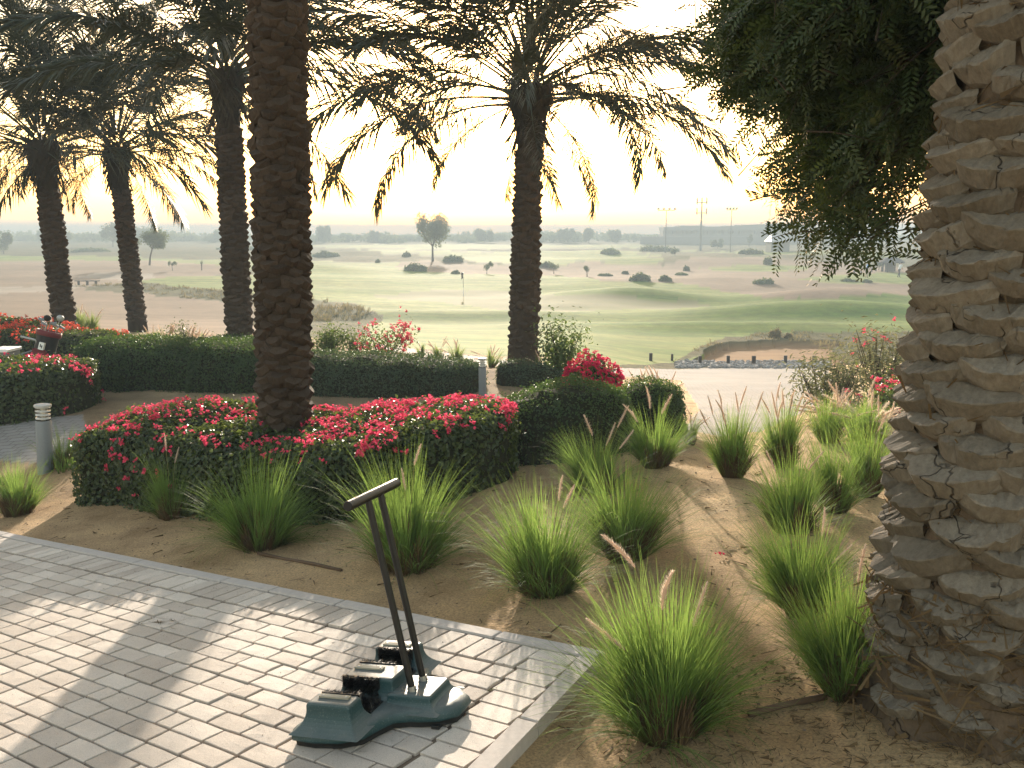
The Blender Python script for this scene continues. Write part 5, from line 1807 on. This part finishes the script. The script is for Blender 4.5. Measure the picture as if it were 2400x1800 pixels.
V, Tt, n = [], [], 0
for i in range(1500):
    t_ = .06 + rr_.exponential(.35) if i < 900 else rr_.uniform(.1, 2.4)
    s_ = rr_.uniform(-4.2, -.15)
    c = P_t(s_, t_, .0005)
    k = rr_.uniform(.0009, .0026) * (1.8 if rr_.random() < .04 else 1)
    q = [c + np.array(v) * k * rr_.uniform(.7, 1.3, 3) for v in ((1, 0, 0), (0, 1, 0), (-1, 0, 0), (0, -1, 0), (0, 0, .7))]
    V += q
    Tt += [(n, n + 1, n + 4), (n + 1, n + 2, n + 4), (n + 2, n + 3, n + 4), (n + 3, n, n + 4)]; n += 5
tag(link('blown_soil', mesh_np('blown_soil', V, None, Tt, M['joint'])), 'soil crumbs blown over the pavers from the bed', 'soil', None, 'stuff')
V, Q, n = [], [], 0
for i in range(26):
    c = P_t(-2.15 + rr_.normal(0, .10), .62 + rr_.normal(0, .035), .002)
    a = rr_.normal(.25, .5)
    d = E1 * math.cos(a) - E2 * math.sin(a); e = E1 * math.sin(a) + E2 * math.cos(a)
    l, w = rr_.uniform(.012, .05), rr_.uniform(.001, .003)
    V += [c - d * l - e * w, c - d * l + e * w, c + d * l + e * w * .4 + NRM * .004, c + d * l - e * w * .4 + NRM * .003]
    Q.append((n, n + 1, n + 2, n + 3)); n += 4
tag(link('dry_sprig', mesh_np('dry_sprig', V, Q, None, M['straw'])), 'small dry brown sprig lying on the pavers to the left', 'twig')


# ------------------------------------------------------------------ out on the course
def post(px, py, w, h, label, group, name='timber_post', mat='wood_dark'):
    q = gp(px, py)
    root = link(name, MB().box((0, 0, h / 2 - .1), (w, w, h + .2), ch=w * .08).mesh(name, M[mat]), None, tuple(q), (0, 0, random.uniform(-.2, .2)))
    return tag(root, label, 'post', group)


for k, (px, lab) in enumerate(((1640, 'leftmost'), (1706, 'second from the left'), (1766, 'middle'), (1840, 'fourth from the left'), (1908, 'rightmost'))):
    post(px, 857 - (k % 2), .12, .36, 'short dark timber post at the bunker edge, %s of the five' % lab, 'timber posts along the bunker edge')
post(1525, 846, .12, .3, 'dark stub post among the plumed grass left of the bunker', None)
post(1575, 846, .09, .26, 'small dark post among the grass just left of the five bunker posts', None)

# cobbles along the path
rr_ = np.random.default_rng(55)
m = MB()
for i in range(520):
    px, py = rr_.uniform(1585, 1945), rr_.uniform(848, 864)
    q = gp(px, py)
    s = rr_.uniform(.05, .13)
    a = np.linspace(0, 2 * np.pi, 6, endpoint=False) + rr_.uniform(0, 1)
    rad = s * rr_.uniform(.7, 1.2, 6)
    lo = np.c_[rad * np.cos(a), rad * np.sin(a), np.full(6, -.02)]
    hi = np.c_[rad * .7 * np.cos(a), rad * .7 * np.sin(a), s * rr_.uniform(.5, .9, 6)]
    m.add(np.vstack([lo, hi, [[0, 0, s * .85]]]) + q, [(j, (j + 1) % 6, 6 + (j + 1) % 6, 6 + j) for j in range(6)], [(12, 6 + j, 6 + (j + 1) % 6) for j in range(6)])
tag(m.part('cobbles', M['stone']), 'band of grey white cobbles between the path and the bunker', 'cobbles', None, 'stuff')

# flag
q = gp(1086, 694)
root = empty('golf_flag', tuple(q), 'golf flagstick with dark drooping flag on the putting green', 'flag')
MB().tube([(0, 0, -.05), (0, 0, 2.1)], [.022, .016], 6).part('flagstick', M['black_metal'], root)
m = MB()
rr_ = np.random.default_rng(4)
gx = []
for i in range(5):
    for j in range(4):
        gx.append((-.02 - .05 * j + .02 * math.sin(i * 2 + j), .03 * math.sin(j * 1.7 + i), 2.08 - .12 * i - .05 * j * i / 4))
m.add(gx, [(i * 4 + j, i * 4 + j + 1, (i + 1) * 4 + j + 1, (i + 1) * 4 + j) for i in range(4) for j in range(3)])
m.part('flag_cloth', M['bag_black'], root)
MB().tube([(0, 0, .0), (0, 0, .75)], .026, 6).part('striped_section', M['shirt_white'], root)


def tree(px, py, top, halfw, label, seed, name='distant_tree', D=None, lean=0.0, lobes=9, n=1700, leaf=.16, trunk_h=.35, flat=.55, group=None, spread=1.0, stems=1):
    """a tree at some distance, its foot, top and half width as measured in the photograph"""
    r = np.random.default_rng(seed)
    g = gp(px, py) if D is None else None
    if g is None:
        q = at(px, py, D); g = np.array([q[0], D, gz(q[0], D)])
    dep = g[1] * CP - (g[2] - CAM_H) * SP
    H = (py - top) / FPX * dep
    if D is not None: H = at(px, top, D)[2] - g[2]
    W = halfw / FPX * dep
    root = empty(name, tuple(g), label, 'tree', group)
    m = MB()
    ch = H * trunk_h
    for s in range(stems):
        k = (s - (stems - 1) / 2) * W * .25
        fork = np.array([lean * ch + k, 0, ch])
        m.tube([(k * .3, 0, -.1), (k * .5 + lean * ch * .3, .02, ch * .5), fork], [H * .03, H * .022, H * .018], 7, False)
        for i in range(6):
            a = r.uniform(0, 6.28)
            e = np.array([math.cos(a) * W * .6 + lean * H * .5, math.sin(a) * W * .5, ch + (H - ch) * r.uniform(.35, .75)])
            m.tube([fork, fork * .5 + e * .5 + np.array([0, 0, -.03 * H]), e], [H * .013, H * .009, H * .004], 5, False)
    m.part('trunk', M['twig'], root)
    c0 = np.array([lean * H * .55, 0, ch + (H - ch) * .48])
    P, N = [], []
    for i in range(lobes):
        a = r.uniform(0, 6.28); q = r.uniform(.15, .75) ** .7
        c = c0 + np.array([math.cos(a) * W * q, math.sin(a) * W * q * .8, r.uniform(-.32, .36) * (H - ch) * (1 - q * .4)])
        rad = np.array([W * .42, W * .42, (H - ch) * flat * .42]) * r.uniform(.65, 1.1)
        d = r.normal(0, 1, (n // lobes, 3)); d /= np.linalg.norm(d, axis=1)[:, None]
        P.append(c + d * rad * (r.random((len(d), 1)) ** .4) * (1 + .1 * r.normal(0, 1, (len(d), 1))))
        N.append(d + np.array([0, 0, .3]))
    P, N = np.vstack(P), np.vstack(N)
    lo = ch * .75
    P[:, 2] = np.maximum(P[:, 2], lo + r.random(len(P)) * H * .1)
    V, Tt = leaves(P, N, leaf * spread, r, .8, 1.2)
    o = link('crown', mesh_np('crown', V, None, Tt, M['far_leaf']), root); o['kind'] = 'stuff'
    return root


tree(1014, 594, 503, 42, 'large round tree standing alone on the fairway, left of the centre palm', 401, D=150, lobes=15, n=3600, leaf=.30, trunk_h=.32, flat=.95)
tree(350, 612, 533, 47, 'umbrella shaped acacia leaning right between the left palms', 402, D=120, lean=.22, lobes=12, n=2600, leaf=.26, trunk_h=.42, flat=.75)
tree(265, 578, 522, 30, 'hazy round tree behind the second palm from the left', 403, D=260, lobes=8, n=1100, leaf=.6, trunk_h=.2, flat=1.0)
tree(8, 592, 541, 28, 'rounded tree at the left edge on the far fairway', 404, D=190, lobes=8, n=1100, leaf=.45, trunk_h=.15, flat=1.0)
tree(155, 578, 527, 24, 'hazy tree behind the leftmost palm trunk', 405, D=280, lobes=7, n=900, leaf=.6, trunk_h=.2, flat=.9)
tree(716, 576, 530, 22, 'hazy tree just right of the thickest dark trunk, on the far tree line', 406, D=290, lobes=7, n=900, leaf=.6, trunk_h=.2, flat=1.0)
tree(404, 636, 611, 11, 'small staked tree on the left waste sand', 407, lobes=5, n=500, leaf=.1, trunk_h=.45, flat=1.0)
tree(473, 634, 610, 5, 'thin bare stakes with a sapling on the left waste sand', 408, lobes=3, n=60, leaf=.08, trunk_h=.6, flat=.8, stems=3)
tree(1141, 640, 609, 15, 'small spreading tree left of the centre palm trunk on the waste ground', 409, lobes=6, n=600, leaf=.13, trunk_h=.25, flat=.8)
tree(1298, 637, 609, 12, 'thin small tree right of the centre palm with a bush behind', 410, lobes=5, n=350, leaf=.13, trunk_h=.4, flat=.9)
tree(1376, 648, 620, 12, 'wispy two stemmed tree on the right waste ground', 411, lobes=5, n=350, leaf=.12, trunk_h=.4, flat=.8, stems=2)
tree(1582, 600, 584, 12, 'small hazy tree below the left floodlight', 412, D=170, lobes=4, n=350, leaf=.3, trunk_h=.3, flat=.8)
tree(1682, 583, 560, 17, 'hazy square topped tree right of the phone mast', 413, D=240, lobes=6, n=700, leaf=.5, trunk_h=.1, flat=1.0)
tree(1756, 568, 548, 11, 'hazy small tree near the far white roofed pavilion', 414, D=260, lobes=4, n=350, leaf=.45, trunk_h=.35, flat=.9)
tree(2060, 632, 602, 18, 'pale feathery tree behind the golfer in blue', 415, D=125, lobes=7, n=500, leaf=.22, trunk_h=.2, flat=.9)


def bush(px, py, top, halfw, label, seed, D=None, n=500, leaf=.13, name='desert_bush', flat=1.0, group=None):
    r = np.random.default_rng(seed)
    g = gp(px, py) if D is None else np.array([*at(px, py, D)[:2], gz(at(px, py, D)[0], D)])
    dep = g[1] * CP - (g[2] - CAM_H) * SP
    H, W = (py - top) / FPX * dep * .85, halfw / FPX * dep * .85
    root = empty(name, tuple(g), label, 'bush', group)
    k = 6
    lc = np.c_[r.normal(0, .42, k) * W, r.normal(0, .35, k) * W, np.zeros(k)]
    ls = r.uniform(.38, .75, k)
    lh = r.uniform(.5, 1.0, k); lh[0] = 1.0; lc[0] *= .4
    pick = r.integers(0, k, n)
    th = r.uniform(0, 6.28, n); q = np.sqrt(r.random(n))
    x = lc[pick, 0] + W * ls[pick] * q * np.cos(th)
    y = lc[pick, 1] + W * ls[pick] * q * np.sin(th)
    z = H * lh[pick] * (1 - q ** 2.0) ** .8 * r.random(n) ** .35 * r.uniform(.85, 1.12, n)
    up = r.random(n) < .16                       # shoots standing out of the mass
    z[up] += H * .22 * np.abs(r.normal(0, 1, up.sum())); x[up] *= 1.12
    P = np.stack([x, y, z], -1)
    V, T_ = leaves(P, P / np.array([W, W, H]) + np.array([0, 0, .3]), leaf, r, .75, 1.0)
    o = link('foliage', mesh_np('foliage', V, None, T_, M['drygrass'] if 'hummock' in label else M['far_leaf']), root); o['kind'] = 'stuff'
    a = np.linspace(0, 2 * np.pi, 10, endpoint=False)
    link('stem', MB().lathe([(W * .5, -.1), (W * .45, H * .2), (W * .25, H * .4), (0, H * .5)], k=10).mesh('stem', M['twig']), root)
    return root


BUSH = [(975, 632, 611, 30, 'broad grey green bush at the edge of the main fairway', 60), (1066, 615, 601, 27, 'broad hazy bush right of the lone round tree', 61), (1072, 642, 633, 13, 'low bush near the top of the flagstick', 62),
        (1278, 627, 612, 19, 'dark bush behind the thin small tree right of the centre palm', 63), (1500, 661, 642, 23, 'pointed dark bush behind the green mound', 64), (1560, 660, 644, 15, 'rounded dark bush right of the pointed one', 65),
        (1467, 638, 631, 9, 'small dark low bush on the right waste ground', 66), (1608, 631, 618, 8, 'small round dark bush below the floodlights', 67), (1420, 592, 578, 34, 'long hazy thicket right of the centre palm, far off', 68),
        (1540, 590, 576, 36, 'hazy mound shaped thicket below the left floodlight', 69), (1760, 595, 583, 28, 'hazy thicket below the right floodlight', 70), (885, 614, 606, 6, 'tiny shrub at the far edge of the fairway', 71),
        (955, 602, 591, 10, 'small hazy shrub left of the lone round tree', 72), (1795, 667, 655, 24, 'low dark scrub at the near edge of the tee', 73), (1420, 643, 638, 24, 'strip of low scrub on the right waste ground', 74),
        (1595, 643, 638, 20, 'strip of low scrub below the small round bush', 75), (1800, 620, 603, 10, 'dark round shrub half hidden by the hanging leaves', 76), (560, 588, 578, 40, 'hazy scrub left of the thickest trunk on the far fairway', 77),
        (210, 592, 583, 50, 'hazy scrub behind the left palms on the far fairway', 78), (760, 600, 586, 34, 'hazy scrub mound right of the thickest trunk', 79), (1985, 662, 655, 16, 'dark tuft of rough just below the golfer', 80), (2030, 664, 657, 14, 'dark tuft of rough right of the golfer', 81), (1815, 790, 764, 17, 'brown grassy hummock at the back of the bunker', 82), (1848, 792, 778, 10, 'small hummock beside the bigger one in the bunker', 83)]
for (px, py, top, hw, lab, sd) in BUSH:
    bush(px, py, top, hw, lab, sd, n=700 if hw < 20 else 1500, leaf=max(.08, .0030 * gp(px, py)[1]))


# far tree line: reads as one mass in the mist
def treeline():
    r = np.random.default_rng(71)
    P, N, S = [], [], []
    for i in range(420):
        D = r.uniform(330, 480)
        u = r.uniform(-.68, .72)
        x = u * D
        px = 1200 + FPX * u / 1.0
        hmax = np.interp(px, [-300, 0, 200, 450, 600, 720, 800, 1000, 1150, 1300, 1400, 1500, 1600, 1900, 2800], [545, 543, 545, 543, 545, 545, 546, 546, 541, 538, 541, 545, 550, 548, 546])
        topz = CAM_H + (545 - hmax + r.normal(-3.5, 3.2) - abs(r.normal(0, 3))) / FPX * D
        z0 = gz(x, D)
        H = max(2.0, topz - z0)
        w = r.uniform(3, 8)
        k = int(60 + 4 * w)
        d = r.normal(0, 1, (k, 3)); d /= np.linalg.norm(d, axis=1)[:, None]
        c = np.array([x, D, z0 + H * .5])
        P.append(c + d * np.array([w, w * .8, H * .52]) * (r.random((k, 1)) ** .45))
        N.append(d); S.append(np.full(k, r.uniform(1.0, 1.7)))
    P, N, S = np.vstack(P), np.vstack(N), np.concatenate(S)
    V, T_ = leaves(P, N, S, r, .9, 1.0)
    o = link('far_woods', mesh_np('far_woods', V, None, T_, M['far_leaf']))
    tag(o, 'misty line of trees along the horizon', 'tree line', None, 'stuff')


treeline()
for k, (px, top, hw, D) in enumerate(((108, 536, 16, 330), (345, 531, 30, 330), (520, 537, 18, 340), (760, 533, 20, 330), (1135, 536, 26, 320), (1330, 533, 24, 330), (1380, 536, 18, 325), (1445, 540, 22, 330), (880, 541, 12, 340))):
    tree(px, 582, top, hw, ['misty tree crown on the horizon between the two left palms', 'tall misty tree clump behind the leaning acacia', 'misty tree left of the palm with the round bush', 'misty tree on the horizon right of the thickest trunk', 'misty tree left of the centre palm trunk',
         'misty tree right of the centre palm trunk', 'second misty tree right of the centre palm trunk', 'flat misty tree left of the left floodlight', 'faint misty tree left of the lone round tree'][k], 440 + k, D=D, lobes=8, n=900, leaf=.9, trunk_h=.15, flat=1.0)


# long building, mast and floodlights on the horizon
def far_building():
    D = 310
    L, Rr_ = at(1556, 545, D)[0], at(1900, 545, D)[0]
    zt = lambda py: at(1200, py, D)[2]
    x0 = (L + Rr_) / 2
    z0 = gz(x0, D)
    root = empty('long_building', (x0, D, z0), 'long low hazy building with colonnade on the far horizon at the right', 'building')
    MB().box((0, 6, (zt(549) - z0) / 2 - .5), (Rr_ - L, 10, zt(549) - z0 + 1)).part('base_wall', M['concrete'], root)
    r = np.random.default_rng(2)
    x = L - x0
    k = 0
    while x < Rr_ - x0 - 1:
        w = r.uniform(4, 9)
        t, b = zt(532.5 - min(7, k * 1.3) + r.normal(0, 1)), zt(540)
        MB().box((x + w / 2, 5.5, (t + b) / 2 - z0), (w, 10, t - b)).part('roof_block', M['concrete'], root)
        x += w; k += 1
    n = 46
    for i in range(n):
        xx = L - x0 + (Rr_ - L) * (i + .5) / n + r.normal(0, .1)
        w = r.choice([.55, .8, 1.1])
        MB().box((xx, 5.5, (zt(540) + zt(549)) / 2 - z0), (w, 7, zt(540) - zt(549))).part('column', M['concrete'], root)
    return root


far_building()


def wall_strip(px0, px1, py0, py1, D, label, mat='white', name='low_wall'):
    a, b = at(px0, py1, D), at(px1, py0, D)
    z0 = gz((a[0] + b[0]) / 2, D)
    o = link(name, MB().box((0, 0, (b[2] + z0) / 2 - z0), (b[0] - a[0], .6, b[2] - z0 + .4), ch=.05).mesh(name, M[mat]), None, ((a[0] + b[0]) / 2, D, z0))
    tag(o, label, 'wall')


wall_strip(1500, 1900, 556, 566, 290, 'long low grey embankment wall under the far building', 'concrete', 'embankment_wall')


def floodlight(px, top, D, foot, label, arms):
    q = at(px, foot, D); z0 = gz(q[0], D)
    H = at(px, top, D)[2] - z0
    root = empty('floodlight_mast', (q[0], D, z0), label, 'floodlight')
    MB().tube([(0, 0, -.3), (0, 0, H)], [.12, .07], 8).part('pole', M['concrete'], root)
    MB().box((0, 0, H), (arms, .15, .15)).part('crossbar', M['concrete'], root)
    for s in np.linspace(-arms / 2, arms / 2, 4):
        MB().box((s, -.1, H + .3), (.42, .35, .4), ch=.05).part('lamp', M['grey_alu'], root)


floodlight(1560, 493, 190, 576, 'left floodlight mast with wide crossbar on the horizon', 3.3)
floodlight(1712, 492, 200, 576, 'right floodlight mast with narrow head, right of the phone mast', 2.0)
D = 222
q = at(1643, 545, D); z0 = gz(q[0], D)
H = at(1643, 464, D)[2] - z0
root = empty('phone_mast', (q[0], D, z0), 'tallest grey phone mast with two rings of antennas on the horizon', 'mast')
MB().tube([(0, 0, -.3), (0, 0, H)], [.3, .16], 8).part('pole', M['concrete'], root)
for hh in (H - 1.0, H - 3.4):
    MB().lathe([(1.15, hh - .1), (1.25, hh - .1), (1.25, hh + .05), (1.15, hh + .05)], k=12).part('ring', M['concrete'], root)
    for a in range(6):
        t = a * 1.047 + .3
        MB().box((1.25 * math.cos(t), 1.25 * math.sin(t), hh + .35), (.26, .2, 1.5), ch=.03).part('antenna', M['concrete'], root)


# pavilion with a white roof, thatched hut, bench
D = 180
q = at(1822, 580, D); z0 = gz(q[0], D)
w = 46 / FPX * D
root = empty('white_roofed_pavilion', (q[0], D, z0), 'hazy pavilion with white pitched roof, partly behind the hanging leaves', 'building')
ht = at(1822, 566, D)[2] - z0
MB().box((0, 0, ht / 2), (w * .92, 4, ht)).part('wall', M['concrete'], root)
m = MB().add([(-w / 2, -2.6, ht), (w / 2, -2.6, ht), (w / 2, 2.6, ht), (-w / 2, 2.6, ht), (-w * .35, 0, ht + 1.3), (w * .35, 0, ht + 1.3)], [(0, 1, 5, 4), (2, 3, 4, 5), (0, 3, 2, 1)], [(1, 2, 5), (3, 0, 4)])
m.part('roof', M['cap_grey'], root)
D = 118
q = at(2088, 644, D); z0 = gz(q[0], D)
root = empty('thatched_hut', (q[0], D, z0), 'small open thatched hut behind the golfers, next to the right palm', 'hut')
for sx in (-1, 1):
    for sy in (-1, 1):
        MB().tube([(sx * .75, sy * .75, -.2), (sx * .75, sy * .75, 1.3)], .08, 6).part('post', M['wood_dark'], root)
MB().box((-.1, .3, .65), (1.1, .1, 1.3)).part('back_panel', M['thatch'], root)
MB().lathe([(1.55, 1.15), (1.5, 1.3), (.8, 1.75), (0, 2.05)], k=14).part('roof', M['thatch'], root)
D = 112
q = at(2010, 640, D); z0 = gz(q[0], D)
root = empty('low_bench', (q[0], D, z0), 'low dark bench behind the golfer in blue', 'bench')
MB().box((0, 0, .42), (1.0, .3, .08)).part('seat', M['wood_dark'], root)
for s in (-.42, .42): MB().box((s, 0, .2), (.08, .26, .4)).part('leg', M['wood_dark'], root)
q = gp(205, 668)
root = empty('wooden_bench', tuple(q), 'dark low bench on the left waste sand between the palms', 'bench')
MB().box((0, 0, .4), (2.2, .35, .08)).part('seat', M['wood_dark'], root)
for s in (-.8, .0, .8): MB().box((s, 0, .18), (.1, .3, .36)).part('leg', M['wood_dark'], root)
for k, (px, py) in enumerate(((2043, 637), (2053, 636), (2066, 637), (2077, 637))):
    post(px, py, .12, .55, 'dark short post behind the golfers, %s of four' % ['first from the left', 'second from the left', 'third from the left', 'fourth from the left'][k], 'posts behind the golfers')


# golfers
def golfer(px, py, label, shirt, legs, hat, flip=1, bend=.35, scale=1.0, swing=False):
    q = gp(px, py)
    root = empty('person', tuple(q), label, 'person', None, (0, 0, R(20) * flip))
    s = scale
    f = flip
    J = {'pel': (0, 0, .92), 'wai': (.06 * f, 0, 1.08), 'che': (.18 * f, 0, 1.32), 'nec': (.25 * f, 0, 1.46), 'hea': (.30 * f, 0, 1.58), 'crn': (.32 * f, 0, 1.68),
         'hl': (0, .1, .88), 'kl': (.06 * f, .13, .48), 'al': (-.0, .15, .08), 'tl': (.16 * f, .16, .03), 'hr': (0, -.1, .88), 'kr': (.06 * f, -.13, .48), 'ar': (-.0, -.15, .08), 'tr': (.16 * f, -.16, .03),
         'sl': (.19 * f, .19, 1.38), 'el': (.32 * f, .2, 1.14), 'wl': (.42 * f, .06, .95), 'fl': (.45 * f, .02, .88), 'sr': (.19 * f, -.19, 1.38), 'er': (.32 * f, -.2, 1.14), 'wr': (.42 * f, -.04, .95), 'fr': (.45 * f, -.0, .88)}
    if swing:
        J.update({'kl': (.2 * f, .13, .5), 'al': (.28 * f, .16, .08), 'tl': (.44 * f, .16, .04), 'kr': (-.1 * f, -.12, .47), 'ar': (-.28 * f, -.14, .1), 'tr': (-.14 * f, -.14, .03)})
    rad = {'pel': .15, 'wai': .135, 'che': .16, 'nec': .06, 'hea': .095, 'crn': .07, 'hl': .1, 'kl': .065, 'al': .045, 'tl': .035, 'hr': .1, 'kr': .065, 'ar': .045, 'tr': .035, 'sl': .07, 'el': .048, 'wl': .034, 'fl': .03, 'sr': .07, 'er': .048, 'wr': .034, 'fr': .03}
    E = [('pel', 'wai'), ('wai', 'che'), ('che', 'nec'), ('nec', 'hea'), ('hea', 'crn'), ('pel', 'hl'), ('hl', 'kl'), ('kl', 'al'), ('al', 'tl'), ('pel', 'hr'), ('hr', 'kr'), ('kr', 'ar'), ('ar', 'tr'), ('che', 'sl'), ('sl', 'el'), ('el', 'wl'), ('wl', 'fl'), ('che', 'sr'), ('sr', 'er'), ('er', 'wr'), ('wr', 'fr')]
    names = list(J)
    me = bpy.data.meshes.new('body')
    me.from_pydata([tuple(np.array(J[k]) * s) for k in names], [(names.index(a), names.index(b)) for a, b in E], [])
    tmp = bpy.data.objects.new('tmp', me)
    COL.objects.link(tmp)
    tmp.modifiers.new('skin', 'SKIN')
    for k, v in zip(names, me.skin_vertices[0].data):
        v.radius = (rad[k] * s, rad[k] * s)
        v.use_root = (k == 'pel')
    tmp.modifiers.new('sub', 'SUBSURF').levels = 1
    dg = bpy.context.evaluated_depsgraph_get()
    dg.update()
    nm = bpy.data.meshes.new_from_object(tmp.evaluated_get(dg))
    bpy.data.objects.remove(tmp)
    nm.name = 'body'
    nm.materials.clear()
    for k in ('skin', shirt, legs, 'black_rubber'): nm.materials.append(M[k])
    for p in nm.polygons:
        c = p.center / s
        if c.z < .1: p.material_index = 3
        elif c.z < (.98) and abs(c.x) < .3 and c.z > .48: p.material_index = 2
        elif c.z < .48: p.material_index = 2 if swing else 0
        elif c.z < 1.44 and c.z > 1.12: p.material_index = 1
        elif c.z >= .98 and abs(c.y) < .16 and c.z < 1.44 and c.x * f < .3: p.material_index = 1
        else: p.material_index = 0
        p.use_smooth = True
    link('body', nm, root)
    MB().lathe([(.108 * s, 1.60 * s), (.11 * s, 1.66 * s), (.09 * s, 1.72 * s), (.0, 1.745 * s)], (.31 * f * s, 0, 0), 12).box((.42 * f * s, 0, 1.62 * s), (.14 * s, .14 * s, .015)).part('cap', M[hat], root)
    return q


q = golfer(2030, 653, 'golfer in a blue shirt and dark shorts bending to the ball on the tee', 'shirt_blue', 'shorts_dark', 'shirt_blue', 1)
o = link('golf_club', MB().tube([(.42, 0, .92), (.75, -.05, .05)], .012, 6).tube([(.75, -.05, .05), (.83, -.05, .03)], .03, 6).mesh('golf_club', M['steel']), None, tuple(q), (0, 0, R(20)))
tag(o, 'golf club held by the golfer in blue', 'golf club')
golfer(2106, 652, 'person in a white top striding, half hidden by the right palm trunk', 'shirt_white', 'shorts_dark', 'black_rubber', 1, swing=True)


# rough grass standing along the edges of the waste ground and bunker
def rough_tufts():
    r = np.random.default_rng(123)
    Vs, Qs, As, n = [], [], [], 0
    W = [poly_world(P) for P in (R_TWO, LIP, R_ONE)]
    for P, cnt, L, w in ((W[0], 260, .42, .02), (W[1], 260, .22, .014), (W[2], 240, .3, .022)):
        lo, hi = P.min(0), P.max(0)
        k = 0
        for _ in range(20000):
            if k >= cnt: break
            x, y = r.uniform(lo[0], hi[0]), r.uniform(lo[1], hi[1])
            if not in_poly(P, np.array([x]), np.array([y]))[0]: continue
            if vnoise(np.array([x * .35]), np.array([y * .35]))[0] < r.uniform(.25, .6): continue
            V, Q, al, _ = blades(r, 26, .18, L * r.uniform(.6, 1.3), .9, w, .8, seg=3)
            Vs.append(V + np.array([x, y, gz(x, y) - .03])); Qs.append(Q + n); As.append(al); n += len(V); k += 1
    o = link('rough_grass_tufts', mesh_np('rough_grass_tufts', np.vstack(Vs), np.vstack(Qs), None, M['drygrass'], False, {'along': np.concatenate(As)}))
    tag(o, 'dry brown grass standing along the edges of the fairway and bunker', 'grass', None, 'stuff')


rough_tufts()
